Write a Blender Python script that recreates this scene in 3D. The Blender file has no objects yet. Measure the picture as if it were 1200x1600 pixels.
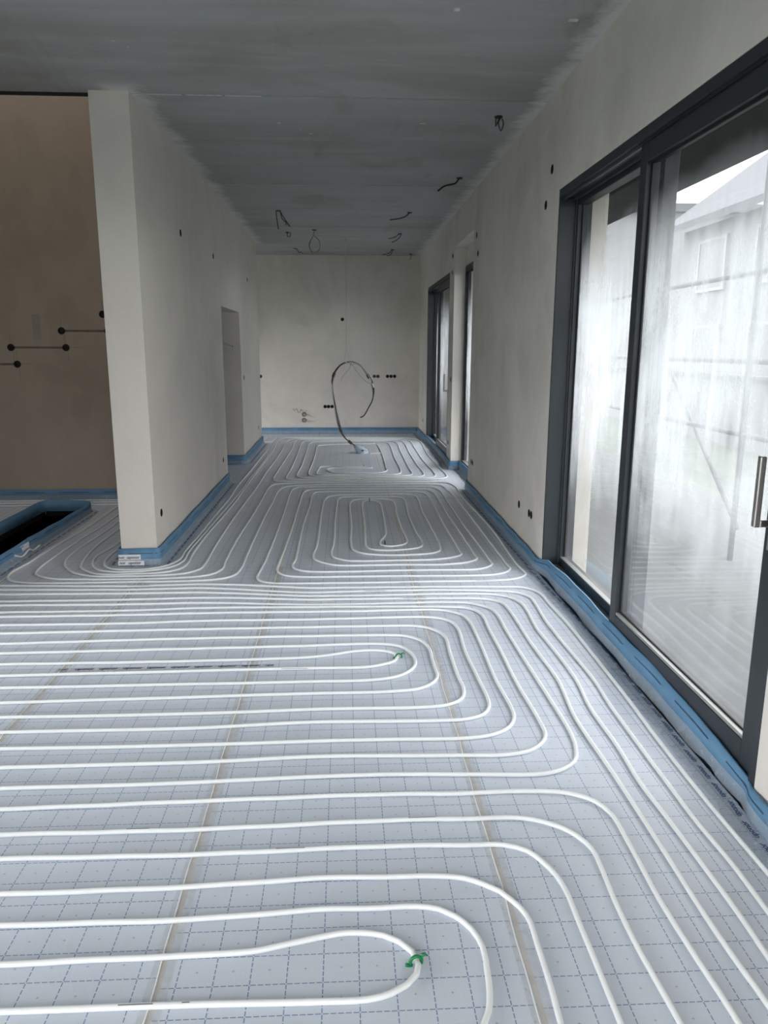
import bpy, bmesh, math, random
from mathutils import Vector, Matrix
random.seed(7)
SC = bpy.context.scene
COL = SC.collection

# ------------------------------------------------------------------ camera
H = 3.465            # ceiling height
W = 1.505            # right wall plane
L = -1.505           # left partition plane
YB = 15.4            # back wall plane
FPX = 1177.76
R_ = Vector((0.998678251, -0.051333484, 0.002573760))
D_ = Vector((-0.008366605, -0.211768996, -0.977283936))
F_ = Vector((0.050712432, 0.975970679, -0.211918577))
cam_data = bpy.data.cameras.new('camera')
cam_data.sensor_fit = 'VERTICAL'
cam_data.sensor_height = 36.0
cam_data.lens = FPX / 1600.0 * 36.0
cam_data.clip_end = 300
cam = bpy.data.objects.new('camera', cam_data)
COL.objects.link(cam)
U_ = -D_
B_ = -F_
cam.matrix_world = Matrix(((R_.x, U_.x, B_.x, 0.0), (R_.y, U_.y, B_.y, 0.0), (R_.z, U_.z, B_.z, 1.69575), (0, 0, 0, 1)))
SC.camera = cam

# ------------------------------------------------------------------ world, light, exposure
world = bpy.data.worlds.new('overcast_sky')
SC.world = world
world.use_nodes = True
bg = world.node_tree.nodes['Background']
bg.inputs[0].default_value = (0.985, 0.985, 1.0, 1)
bg.inputs[1].default_value = 1.0
SC.view_settings.view_transform = 'Standard'
SC.view_settings.look = 'None'
SC.view_settings.exposure = 2.8
SC.view_settings.gamma = 1.0
SC.view_settings.use_curve_mapping = False
SC.cycles.use_denoising = True
SC.cycles.max_bounces = 10
SC.cycles.diffuse_bounces = 6
SC.cycles.transparent_max_bounces = 12
SC.cycles.caustics_reflective = False
SC.cycles.caustics_refractive = False
SC.cycles.sample_clamp_indirect = 6.0

def portal(name, loc, rot, sx, sy):
    d = bpy.data.lights.new(name, 'AREA')
    d.shape = 'RECTANGLE'
    d.size = sx
    d.size_y = sy
    d.cycles.is_portal = True
    o = bpy.data.objects.new(name, d)
    o.location = loc
    o.rotation_euler = rot
    COL.objects.link(o)
portal('daylight_rear_glazing', (-0.325, -2.02, 1.42), (math.radians(90), 0, math.radians(0)), 3.35, 2.76)
portal('daylight_left_glazing', (-5.02, 1.2, 1.42), (0, math.radians(-90), 0), 2.76, 6.0)
portal('daylight_sliding_door', (1.95, 3.99, 1.40), (0, math.radians(90), 0), 2.75, 3.08)
portal('daylight_far_door', (1.95, 12.54, 1.40), (0, math.radians(90), 0), 2.75, 2.88)
portal('daylight_niche_window', (1.95, 9.88, 1.42), (0, math.radians(90), 0), 2.7, 1.54)
portal('daylight_stair_skylight', (-3.4, 8.0, 6.32), (0, 0, 0), 2.0, 0.9)
portal('daylight_far_room', (-5.02, 13.4, 1.1), (0, math.radians(-90), 0), 2.0, 3.2)

# ------------------------------------------------------------------ materials
def new_mat(name):
    m = bpy.data.materials.new(name)
    m.use_nodes = True
    nt = m.node_tree
    b = nt.nodes['Principled BSDF']
    return m, nt, b

def N(nt, typ, **kw):
    n = nt.nodes.new(typ)
    for k, v in kw.items():
        if hasattr(n, k):
            setattr(n, k, v)
        else:
            n.inputs[k].default_value = v
    return n

def math_n(nt, op, a, b=None, c=None):
    n = nt.nodes.new('ShaderNodeMath')
    n.operation = op
    for i, v in enumerate((a, b, c)):
        if v is None:
            continue
        if isinstance(v, (int, float)):
            n.inputs[i].default_value = v
        else:
            nt.links.new(v, n.inputs[i])
    return n.outputs[0]

def mix_col(nt, fac, a, b, blend='MIX'):
    n = nt.nodes.new('ShaderNodeMix')
    n.data_type = 'RGBA'
    n.blend_type = blend
    for sock, v in ((n.inputs[0], fac), (n.inputs[6], a), (n.inputs[7], b)):
        if isinstance(v, (int, float)):
            sock.default_value = v
        elif isinstance(v, (tuple, list)):
            sock.default_value = (*v[:3], 1)
        else:
            nt.links.new(v, sock)
    return n.outputs[2]

def noise(nt, vec, scale, detail=4, rough=0.55, dist=0.0):
    n = nt.nodes.new('ShaderNodeTexNoise')
    n.inputs['Scale'].default_value = scale
    n.inputs['Detail'].default_value = detail
    n.inputs['Roughness'].default_value = rough
    n.inputs['Distortion'].default_value = dist
    nt.links.new(vec, n.inputs['Vector'])
    return n.outputs['Fac']

def ramp(nt, fac, p0, p1, v0=0.0, v1=1.0):
    n = nt.nodes.new('ShaderNodeMapRange')
    n.inputs[1].default_value = p0
    n.inputs[2].default_value = p1
    n.inputs[3].default_value = v0
    n.inputs[4].default_value = v1
    nt.links.new(fac, n.inputs[0])
    return n.outputs[0]

def wpos(nt, scale=(1, 1, 1)):
    g = nt.nodes.new('ShaderNodeNewGeometry')
    mp = nt.nodes.new('ShaderNodeMapping')
    mp.inputs['Scale'].default_value = scale
    nt.links.new(g.outputs['Position'], mp.inputs['Vector'])
    return mp.outputs[0]

def bump(nt, b, height, strength=0.2, dist=0.01):
    n = nt.nodes.new('ShaderNodeBump')
    n.inputs['Strength'].default_value = strength
    n.inputs['Distance'].default_value = dist
    nt.links.new(height, n.inputs['Height'])
    nt.links.new(n.outputs[0], b.inputs['Normal'])

def plain(name, col, rough=0.6, metal=0.0, spec=0.5, var=0.06, scale=12.0):
    m, nt, b = new_mat(name)
    f = noise(nt, wpos(nt), scale, 3)
    d = tuple(max(0.0, c * (1 - 2 * var)) for c in col)
    l = tuple(min(1.0, c * (1 + 2 * var)) for c in col)
    nt.links.new(mix_col(nt, f, d, l), b.inputs['Base Color'])
    b.inputs['Roughness'].default_value = rough
    b.inputs['Metallic'].default_value = metal
    b.inputs['Specular IOR Level'].default_value = spec
    return m

def plaster(name, col, dark, light, patch=0.35):
    m, nt, b = new_mat(name)
    p = wpos(nt)
    big = ramp(nt, noise(nt, p, 0.7, 6, 0.62, 0.9), 0.40, 0.62)
    mid = ramp(nt, noise(nt, wpos(nt, (1, 1, 0.45)), 2.6, 6, 0.62, 0.8), 0.38, 0.66)
    c = mix_col(nt, big, col, dark)
    c = mix_col(nt, math_n(nt, 'MULTIPLY', mid, patch), c, light)
    coat = ramp(nt, noise(nt, p, 0.42, 3, 0.55, 0.5), 0.515, 0.53)
    c = mix_col(nt, math_n(nt, 'MULTIPLY', coat, 0.22), c, light)
    fine = noise(nt, p, 40, 4, 0.6)
    c = mix_col(nt, math_n(nt, 'MULTIPLY', fine, 0.10), c, (0.2, 0.19, 0.18))
    nt.links.new(c, b.inputs['Base Color'])
    b.inputs['Roughness'].default_value = 0.93
    b.inputs['Specular IOR Level'].default_value = 0.2
    bump(nt, b, noise(nt, p, 18, 6, 0.65), 0.08, 0.01)
    return m

M_PLASTER = plaster('plaster_grey', (0.71, 0.677, 0.62), (0.59, 0.563, 0.516), (0.78, 0.745, 0.685))
M_PLASTER_COL = plaster('plaster_pale', (0.73, 0.687, 0.622), (0.655, 0.617, 0.56), (0.78, 0.735, 0.668))
M_PLASTER_STAIR = plaster('plaster_warm', (0.45, 0.38, 0.305), (0.385, 0.325, 0.26), (0.51, 0.435, 0.36))

def concrete(name, c0=(0.355, 0.37, 0.365), c1=(0.275, 0.28, 0.265), br=0.5):
    m, nt, b = new_mat(name)
    p = wpos(nt)
    big = ramp(nt, noise(nt, wpos(nt, (0.5, 1, 1)), 0.9, 6, 0.62, 0.5), 0.35, 0.68)
    c = mix_col(nt, big, c0, c1)
    st = ramp(nt, noise(nt, wpos(nt, (0.18, 1.6, 1)), 2.2, 5, 0.65, 0.3), 0.45, 0.75)
    c = mix_col(nt, math_n(nt, 'MULTIPLY', st, 0.45), c, (0.43, 0.45, 0.445))
    brown = ramp(nt, noise(nt, wpos(nt, (1.6, 0.7, 1)), 0.9, 5, 0.6, 0.9), 0.56, 0.74)
    c = mix_col(nt, math_n(nt, 'MULTIPLY', brown, br), c, (0.235, 0.21, 0.17))
    rust = ramp(nt, noise(nt, p, 2.1, 4, 0.6, 1.2), 0.735, 0.78)
    c = mix_col(nt, math_n(nt, 'MULTIPLY', rust, 0.6), c, (0.16, 0.09, 0.045))
    fleck = ramp(nt, noise(nt, p, 6.5, 2, 0.5), 0.765, 0.785)
    c = mix_col(nt, math_n(nt, 'MULTIPLY', fleck, 0.7), c, (0.6, 0.6, 0.58))
    # white plaster smear where the ceiling meets the side walls
    sx = nt.nodes.new('ShaderNodeSeparateXYZ')
    nt.links.new(p, sx.inputs[0])
    wob = math_n(nt, 'MULTIPLY', math_n(nt, 'SUBTRACT', noise(nt, wpos(nt, (1, 1.4, 1)), 3.2, 6, 0.7, 0.5), 0.5), 0.42)
    right = ramp(nt, math_n(nt, 'ADD', sx.outputs[0], wob), 1.36, 1.47)
    left = math_n(nt, 'MULTIPLY', ramp(nt, math_n(nt, 'ADD', math_n(nt, 'ABSOLUTE', math_n(nt, 'ADD', sx.outputs[0], 1.56)), wob), 0.20, 0.09), math_n(nt, 'MULTIPLY', ramp(nt, sx.outputs[1], 5.70, 5.86), ramp(nt, sx.outputs[1], 13.9, 13.7)))
    sm = math_n(nt, 'MAXIMUM', right, left)
    c = mix_col(nt, math_n(nt, 'MULTIPLY', sm, 0.85), c, (0.62, 0.62, 0.60))
    nt.links.new(c, b.inputs['Base Color'])
    b.inputs['Roughness'].default_value = 0.7
    b.inputs['Specular IOR Level'].default_value = 0.35
    bump(nt, b, noise(nt, p, 9, 6, 0.6), 0.1, 0.01)
    return m
M_CONC = concrete('concrete_ceiling')
M_CONC_B = concrete('concrete_ceiling_brownish', (0.355, 0.358, 0.345), (0.265, 0.26, 0.24), 0.8)
M_SLAB = plain('raw_concrete', (0.10, 0.10, 0.10), 0.95)

def foil_grid(name):
    """white reflective foil with a printed 10 cm grid; uv is in metres on each sheet"""
    m, nt, b = new_mat(name)
    uv = nt.nodes.new('ShaderNodeUVMap')
    s = nt.nodes.new('ShaderNodeSeparateXYZ')
    nt.links.new(uv.outputs[0], s.inputs[0])
    u, v = s.outputs[0], s.outputs[1]
    def cell(x):      # signed distance to nearest grid line in metres
        f = math_n(nt, 'FRACT', math_n(nt, 'ADD', math_n(nt, 'MULTIPLY', x, 10.0), 0.5))
        return math_n(nt, 'MULTIPLY', math_n(nt, 'ABSOLUTE', math_n(nt, 'SUBTRACT', f, 0.5)), 0.1)
    def dash(x):
        f = math_n(nt, 'FRACT', math_n(nt, 'MULTIPLY', x, 50.0))
        return math_n(nt, 'LESS_THAN', math_n(nt, 'ABSOLUTE', math_n(nt, 'SUBTRACT', f, 0.5)), 0.385)
    du, dv = cell(u), cell(v)
    lu = math_n(nt, 'MULTIPLY', math_n(nt, 'LESS_THAN', du, 0.0016), dash(v))
    lv = math_n(nt, 'MULTIPLY', math_n(nt, 'LESS_THAN', dv, 0.0016), dash(u))
    lines = math_n(nt, 'MAXIMUM', lu, lv)
    cu = math_n(nt, 'SUBTRACT', 0.05, du)
    cv = math_n(nt, 'SUBTRACT', 0.05, dv)
    def bar(a, c):
        return math_n(nt, 'MULTIPLY', math_n(nt, 'LESS_THAN', a, 0.0006), math_n(nt, 'LESS_THAN', c, 0.0042))
    plus = math_n(nt, 'MAXIMUM', bar(cu, cv), bar(cv, cu))
    p = wpos(nt)
    big = ramp(nt, noise(nt, p, 1.3, 5, 0.6, 0.5), 0.35, 0.7)
    base = mix_col(nt, big, (0.63, 0.68, 0.755), (0.575, 0.622, 0.695))
    base = mix_col(nt, math_n(nt, 'MULTIPLY', lines, 0.82), base, (0.10, 0.165, 0.335))
    base = mix_col(nt, math_n(nt, 'MULTIPLY', plus, 0.75), base, (0.10, 0.12, 0.2))
    nt.links.new(base, b.inputs['Base Color'])
    b.inputs['Roughness'].default_value = 0.42
    b.inputs['Specular IOR Level'].default_value = 0.45
    w1 = noise(nt, wpos(nt, (1, 0.55, 1)), 34, 5, 0.6, 0.8)
    w2 = noise(nt, p, 160, 2, 0.5)
    hgt = math_n(nt, 'ADD', w1, math_n(nt, 'MULTIPLY', w2, 0.35))
    bump(nt, b, hgt, 0.22, 0.004)
    return m
M_FOIL = foil_grid('white_grid_foil')

def pipe_mat():
    m, nt, b = new_mat('pipe_white')
    f = noise(nt, wpos(nt), 30, 3)
    nt.links.new(mix_col(nt, f, (0.80, 0.825, 0.825), (0.86, 0.88, 0.88)), b.inputs['Base Color'])
    b.inputs['Roughness'].default_value = 0.38
    b.inputs['Subsurface Weight'].default_value = 0.0
    b.inputs['Specular IOR Level'].default_value = 0.5
    return m
M_PIPE = pipe_mat()

M_FOAM = plain('blue_foam', (0.115, 0.255, 0.405), 0.6, var=0.12, scale=9)
M_PRINT = plain('navy_print', (0.012, 0.025, 0.10), 0.6)
M_FPRINT = plain('foam_print', (0.035, 0.085, 0.16), 0.7)
M_TAPE_W = plain('white_tape', (0.78, 0.78, 0.77), 0.5)
M_JOINT = plain('joint_mortar_grey', (0.50, 0.50, 0.48), 0.9, var=0.25, scale=30)
M_BEIGE = plain('beige_seam', (0.60, 0.545, 0.49), 0.7, var=0.12)
M_LIP = plain('seam_lip', (0.80, 0.80, 0.78), 0.5)
M_FRAME = plain('anthracite_frame', (0.021, 0.027, 0.032), 0.42, var=0.03, spec=0.35)
M_BEAD = plain('frame_bead', (0.05, 0.058, 0.064), 0.4)
M_ALU = plain('aluminium', (0.36, 0.36, 0.35), 0.5, 0.6)
M_STEEL = plain('brushed_steel', (0.52, 0.50, 0.48), 0.3, 1.0)
M_GASKET = plain('black_gasket', (0.008, 0.009, 0.010), 0.6)
M_BLACK = plain('black_cable', (0.012, 0.012, 0.013), 0.5)
M_GREYC = plain('grey_cable', (0.30, 0.29, 0.27), 0.5)
M_WHITEC = plain('white_cable', (0.62, 0.61, 0.57), 0.5)
M_BROWN = plain('brown_tape', (0.10, 0.055, 0.03), 0.5)
M_ORANGE = plain('orange_box', (0.20, 0.07, 0.03), 0.6)
M_BOX = plain('socket_box', (0.012, 0.011, 0.011), 0.7)
M_BOXG = plain('socket_box_grey', (0.10, 0.10, 0.095), 0.7)
M_GREEN = plain('green_clip', (0.005, 0.19, 0.055), 0.35)
M_SLEEVE = plain('sleeve_mortar', (0.055, 0.047, 0.04), 0.9, var=0.2, scale=40)
M_INK = plain('pipe_ink', (0.13, 0.13, 0.13), 0.6)
M_RECESS_BLACK = plain('recess_black', (0.008, 0.008, 0.008), 0.8, spec=0.2)  # near-black that paints shade into the slab joints and the shaft
M_DARKCLIP = plain('dark_clip', (0.015, 0.016, 0.016), 0.4)
M_WRAP = plain('wrap_bluewhite', (0.42, 0.52, 0.60), 0.5, var=0.2, scale=30)
M_BRASS = plain('dull_metal', (0.33, 0.31, 0.28), 0.45, 0.6)
M_MORTAR = plain('mortar_fill', (0.24, 0.20, 0.165), 0.95, var=0.15)
M_PATCH = plain('filler_patch', (0.34, 0.32, 0.27), 0.9)
M_TERRACE = plain('terrace_paving', (0.085, 0.09, 0.09), 0.9, var=0.12, scale=2)
M_GRASS = plain('lawn', (0.085, 0.10, 0.075), 0.95, var=0.2, scale=3)
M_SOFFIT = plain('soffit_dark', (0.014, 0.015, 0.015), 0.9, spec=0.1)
M_HOUSE = plain('house_render', (0.17, 0.175, 0.18), 0.9, var=0.03, scale=1)
M_HROOF = plain('house_roof', (0.07, 0.075, 0.085), 0.8)
M_HGLASS = plain('house_window', (0.11, 0.115, 0.12), 0.5)
M_HTRIM = plain('house_trim', (0.26, 0.265, 0.27), 0.8)
M_POLE = plain('scaffold_steel', (0.10, 0.105, 0.11), 0.6, 0.0)

def glass_mat(name, fog=0.3, seed=0.0):
    m, nt, b = new_mat(name)
    nt.nodes.remove(b)
    out = nt.nodes['Material Output']
    tr = nt.nodes.new('ShaderNodeBsdfTransparent')
    tr.inputs[0].default_value = (0.95, 0.955, 0.955, 1)
    gl = nt.nodes.new('ShaderNodeBsdfGlossy')
    gl.inputs['Roughness'].default_value = 0.015
    ge = nt.nodes.new('ShaderNodeNewGeometry')
    dt = nt.nodes.new('ShaderNodeVectorMath')
    dt.operation = 'DOT_PRODUCT'
    nt.links.new(ge.outputs['Normal'], dt.inputs[0])
    nt.links.new(ge.outputs['Incoming'], dt.inputs[1])
    k = math_n(nt, 'SUBTRACT', 1.0, math_n(nt, 'ABSOLUTE', dt.outputs['Value']))
    fres = math_n(nt, 'ADD', 0.045, math_n(nt, 'MULTIPLY', math_n(nt, 'POWER', k, 5.0), 0.955))
    mx = nt.nodes.new('ShaderNodeMixShader')
    nt.links.new(fres, mx.inputs[0])
    nt.links.new(tr.outputs[0], mx.inputs[1])
    nt.links.new(gl.outputs[0], mx.inputs[2])
    last = mx.outputs[0]
    if fog > 0:
        tl = nt.nodes.new('ShaderNodeBsdfTranslucent')
        tl.inputs[0].default_value = (0.60, 0.63, 0.65, 1)
        streak = noise(nt, wpos(nt, (1, 1, 0.06)), 22, 6, 0.65)
        cloud = noise(nt, wpos(nt, (1, 1, 0.7)), 1.7, 5, 0.6, 0.4)
        drops = ramp(nt, noise(nt, wpos(nt), 95, 3, 0.5), 0.60, 0.72)
        f = math_n(nt, 'ADD', math_n(nt, 'MULTIPLY', ramp(nt, streak, 0.30, 0.72), 0.5), math_n(nt, 'MULTIPLY', ramp(nt, cloud, 0.30, 0.62), 0.6))
        f = math_n(nt, 'ADD', f, math_n(nt, 'MULTIPLY', drops, 0.16))
        sz = nt.nodes.new('ShaderNodeSeparateXYZ')
        nt.links.new(wpos(nt), sz.inputs[0])
        f = math_n(nt, 'MULTIPLY', f, ramp(nt, math_n(nt, 'ADD', sz.outputs[2], math_n(nt, 'MULTIPLY', cloud, 0.5)), 2.72, 2.25, 0.005, 1.0))
        f = math_n(nt, 'MULTIPLY', f, ramp(nt, math_n(nt, 'ADD', sz.outputs[2], math_n(nt, 'MULTIPLY', cloud, 0.6)), 0.95, 1.75, 0.12, 1.0))
        f = math_n(nt, 'MULTIPLY', f, fog)
        m2 = nt.nodes.new('ShaderNodeMixShader')
        nt.links.new(f, m2.inputs[0])
        nt.links.new(last, m2.inputs[1])
        nt.links.new(tl.outputs[0], m2.inputs[2])
        last = m2.outputs[0]
    nt.links.new(last, out.inputs['Surface'])
    return m
M_GLASS = glass_mat('fogged_glass', 0.62)
M_GLASS_CLEAR = glass_mat('clear_glass', 0.0)

def film_mat(name, col, alpha, rough=0.25):
    m, nt, b = new_mat(name)
    b.inputs['Base Color'].default_value = (*col, 1)
    f = noise(nt, wpos(nt), 25, 4, 0.6, 0.8)
    b.inputs['Roughness'].default_value = rough
    nt.links.new(ramp(nt, f, 0.3, 0.7, alpha * 0.8, min(1, alpha * 1.2)), b.inputs['Alpha'])
    return m
M_FILM = film_mat('clear_foil_flap', (0.66, 0.71, 0.75), 0.32, 0.25)
M_TAPE_C = film_mat('clear_tape', (0.72, 0.74, 0.76), 0.22)

# ------------------------------------------------------------------ helpers
def link(name, me, mat=None, parent=None):
    o = bpy.data.objects.new(name, me)
    COL.objects.link(o)
    if mat is not None and len(me.materials) == 0:
        me.materials.append(mat)
    if parent is not None:
        o.parent = parent
        o.matrix_parent_inverse = Matrix.Translation(-parent.location)
    return o

def obj(name, bm, mat, parent=None, smooth=False):
    me = bpy.data.meshes.new(name)
    bmesh.ops.recalc_face_normals(bm, faces=bm.faces)
    if smooth:
        for f in bm.faces:
            f.smooth = True
    bm.to_mesh(me)
    bm.free()
    return link(name, me, mat, parent)

def thing(name, label, cat, loc=(0, 0, 0), group=None):
    o = bpy.data.objects.new(name, None)
    o.empty_display_size = 0.1
    COL.objects.link(o)
    o.location = loc
    o['label'] = label
    o['category'] = cat
    if group:
        o['group'] = group
    return o

def tag(o, label, cat, group=None):
    o['label'] = label
    o['category'] = cat
    if group:
        o['group'] = group
    return o

def struct(o, label):
    o['kind'] = 'structure'
    o['label'] = label
    return o

def sroot(name, label):
    o = bpy.data.objects.new(name, None)
    COL.objects.link(o)
    return struct(o, label)

def box(bm, x0, x1, y0, y1, z0, z1):
    vs = [bm.verts.new((x, y, z)) for z in (z0, z1) for y in (y0, y1) for x in (x0, x1)]
    for idx in ((0, 2, 3, 1), (4, 5, 7, 6), (0, 1, 5, 4), (2, 6, 7, 3), (0, 4, 6, 2), (1, 3, 7, 5)):
        bm.faces.new([vs[i] for i in idx])

def bevel(bm, w, seg=1):
    bmesh.ops.bevel(bm, geom=[e for e in bm.edges], offset=w, segments=seg, profile=0.7, affect='EDGES', clamp_overlap=True)

def boxes(*bs, bev=0.0):
    bm = bmesh.new()
    for b in bs:
        box(bm, *b)
    if bev:
        bevel(bm, bev)
    return bm

def cyl(bm, c, axis, r, h, n=16):
    """solid cylinder centred on c along axis x|y|z"""
    ax = {'x': Vector((1, 0, 0)), 'y': Vector((0, 1, 0)), 'z': Vector((0, 0, 1))}[axis] if isinstance(axis, str) else Vector(axis).normalized()
    q = Vector((0, 0, 1)).rotation_difference(ax)
    c = Vector(c)
    lo, hi = [], []
    for i in range(n):
        a = 2 * math.pi * i / n
        d = q @ Vector((r * math.cos(a), r * math.sin(a), 0))
        lo.append(bm.verts.new(c + d - ax * h / 2))
        hi.append(bm.verts.new(c + d + ax * h / 2))
    bm.faces.new(lo[::-1])
    bm.faces.new(hi)
    for i in range(n):
        j = (i + 1) % n
        bm.faces.new((lo[i], lo[j], hi[j], hi[i]))

def spline(pts, step=0.04, alpha=0.5):
    """centripetal Catmull-Rom through the points, resampled"""
    P = []
    for p in pts:
        p = Vector(p)
        if not P or (p - P[-1]).length > 1e-4:
            P.append(p)
    if len(P) < 3:
        return P
    P = [P[0] * 2 - P[1]] + P + [P[-1] * 2 - P[-2]]
    out = []
    for i in range(1, len(P) - 2):
        p0, p1, p2, p3 = P[i - 1:i + 3]
        t0 = 0.0
        t1 = t0 + (p1 - p0).length ** alpha
        t2 = t1 + (p2 - p1).length ** alpha
        t3 = t2 + (p3 - p2).length ** alpha
        n = max(1, int((p2 - p1).length / step))
        for k in range(n):
            t = t1 + (t2 - t1) * k / n
            a1 = p0 * ((t1 - t) / (t1 - t0)) + p1 * ((t - t0) / (t1 - t0))
            a2 = p1 * ((t2 - t) / (t2 - t1)) + p2 * ((t - t1) / (t2 - t1))
            a3 = p2 * ((t3 - t) / (t3 - t2)) + p3 * ((t - t2) / (t3 - t2))
            b1 = a1 * ((t2 - t) / (t2 - t0)) + a2 * ((t - t0) / (t2 - t0))
            b2 = a2 * ((t3 - t) / (t3 - t1)) + a3 * ((t - t1) / (t3 - t1))
            out.append(b1 * ((t2 - t) / (t2 - t1)) + b2 * ((t - t1) / (t2 - t1)))
    out.append(P[-2])
    return out

def tube(bm, pts, r, n=8, cap=True):
    pts = [Vector(p) for p in pts]
    m = len(pts)
    T = []
    for i in range(m):
        d = pts[min(i + 1, m - 1)] - pts[max(i - 1, 0)]
        T.append(d.normalized() if d.length > 1e-9 else Vector((0, 0, 1)))
    ref = Vector((0, 0, 1)) if abs(T[0].z) < 0.9 else Vector((1, 0, 0))
    nrm = (ref - T[0] * ref.dot(T[0])).normalized()
    rings = []
    for i in range(m):
        nrm = (nrm - T[i] * nrm.dot(T[i]))
        nrm = nrm.normalized() if nrm.length > 1e-6 else T[i].orthogonal().normalized()
        bi = T[i].cross(nrm)
        rr = r[i] if isinstance(r, (list, tuple)) else r
        rings.append([bm.verts.new(pts[i] + (nrm * math.cos(2 * math.pi * k / n) + bi * math.sin(2 * math.pi * k / n)) * rr) for k in range(n)])
    for i in range(m - 1):
        for k in range(n):
            j = (k + 1) % n
            bm.faces.new((rings[i][k], rings[i][j], rings[i + 1][j], rings[i + 1][k]))
    if cap:
        bm.faces.new(rings[0][::-1])
        bm.faces.new(rings[-1])

def tube_obj(name, pts, r, mat, parent=None, n=8, step=0.02, smooth_path=True):
    bm = bmesh.new()
    tube(bm, spline(pts, step) if smooth_path else pts, r, n)
    return obj(name, bm, mat, parent, smooth=True)

def cut(o, *cutters):
    """subtract closed cutter meshes from o for good"""
    cos = []
    for bm in cutters:
        bmesh.ops.recalc_face_normals(bm, faces=bm.faces)
        me = bpy.data.meshes.new('cutter')
        bm.to_mesh(me)
        bm.free()
        c = bpy.data.objects.new('cutter', me)
        COL.objects.link(c)
        cos.append(c)
        md = o.modifiers.new('cut', 'BOOLEAN')
        md.operation = 'DIFFERENCE'
        md.solver = 'EXACT'
        md.object = c
    bpy.context.view_layer.update()
    dg = bpy.context.evaluated_depsgraph_get()
    new = bpy.data.meshes.new_from_object(o.evaluated_get(dg))
    o.modifiers.clear()
    o.data = new
    for c in cos:
        bpy.data.objects.remove(c)

def interp(tab, t):
    if t <= tab[0][0]:
        return tab[0][1]
    for (a, va), (b, vb) in zip(tab, tab[1:]):
        if t <= b:
            k = (t - a) / (b - a)
            k = k * k * (3 - 2 * k)
            return va + (vb - va) * k
    return tab[-1][1]
# ------------------------------------------------------------------ floor: slab, foil sheets, seams
floor = sroot('floor', 'screed-ready floor covered with white grid-printed insulation sheets')
slab = obj('base_slab', boxes((-5.2, 1.86, -2.2, 15.75, -0.25, -0.045)), M_SLAB, floor)
cut(slab, boxes((-3.17, -2.70, 5.20, 7.96, -0.5, 0.2)))

def sheet(x0, x1, y0, y1, gx, gy):
    bm = bmesh.new()
    box(bm, x0, x1, y0, y1, -0.045, 0.0)
    uvl = bm.loops.layers.uv.new('UVMap')
    for f in bm.faces:
        for lp in f.loops:
            lp[uvl].uv = (lp.vert.co.x - gx, lp.vert.co.y - gy)
    return obj('insulation_sheet', bm, M_FOIL, floor)
SEAMS = [-4.59, -3.57, -2.55, -1.53, -0.52, 0.502]
G = 0.008
# open area in front of the partition
sheet(-4.98, -4.59 - G, -1.98, 8.63, 0.02, 0.03)
sheet(-4.59 + G, -3.57 - G, -1.98, 8.63, 0.05, 0.06)
sheet(-3.57 + G, -2.55 - G, -1.98, 5.20, 0.012, 0.04)
sheet(-3.57 + G, -3.19, 5.20, 7.98, 0.012, 0.04)
sheet(-2.68, -2.55 - G, 5.20, 7.98, 0.012, 0.04)
sheet(-3.57 + G, -2.55 - G, 7.98, 8.63, 0.012, 0.04)
sheet(-2.55 + G, -1.53 - G, -1.98, 5.87, 0.006, 0.082)
sheet(-2.55 + G, -1.80, 5.87, 8.63, 0.006, 0.082)
sheet(-1.53 + G, -0.52 - G, -1.98, 5.87, -0.983, 2.086)
sheet(-1.485, -0.52 - G, 5.87, 8.55 - 0.002, -0.96, 2.05)
sheet(-0.52 + G, 0.502 - G, -1.98, 8.55 - 0.002, -0.073, 1.649)
sheet(0.502 + G, 1.485, -1.98, 8.55 - 0.002, 0.639, 1.638)
for (a, b) in ((8.55 + 0.002, 13.27 - 0.003), (13.27 + 0.003, 15.37)):
    k = a - 8.5
    sheet(-1.485, -0.52 - G, a, b, 0.03 + k * 0.01, 0.05)
    sheet(-0.52 + G, 0.502 - G, a, b, 0.06 + k * 0.01, 0.07)
    sheet(0.502 + G, 1.485, a, b, 0.01 + k * 0.01, 0.03)
sheet(1.485, 1.635, 9.125, 10.63, 0.0, 0.02)
sheet(-4.98, -1.485, 9.66, 11.27, 0.04, 0.0)
sheet(-4.98, -1.485, 13.77, 15.37, 0.03, 0.05)
for s, y0, y1 in ((-4.59, -1.98, 8.6), (-3.57, -1.98, 8.6), (-2.55, -1.98, 8.6), (-1.53, -1.98, 5.85), (-0.52, -1.98, 15.35), (0.502, -1.98, 15.35)):
    obj('seam_strip', boxes((s - G, s + G, y0, y1, -0.045, -0.0002)), M_BEIGE, floor)
    # a thin wavy lip of foil beside each seam
    bm = bmesh.new()
    pts = [Vector((s - 0.011 + 0.0022 * math.sin(y * 7.3 + s * 9) + 0.0015 * math.sin(y * 19), y, 0.0006)) for y in [max(y0, 0.5) + 0.06 * i for i in range(int((min(y1, 9) - max(y0, 0.5)) / 0.06))]]
    tube(bm, pts, 0.0022, 5)
    obj('foil_lip', bm, M_LIP, floor, True)
tape = None
# film of clear tape over the two nearest seams
for s in (-1.53, -0.52, 0.502):
    obj('clear_tape', boxes((s - 0.03, s + 0.03, 0.5, 5.8, 0.0002, 0.0008)), M_TAPE_C, floor)
obj('dark_seam', boxes((0.55, 1.48, 8.548, 8.556, -0.045, 0.0006)), M_MORTAR, floor)

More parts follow.
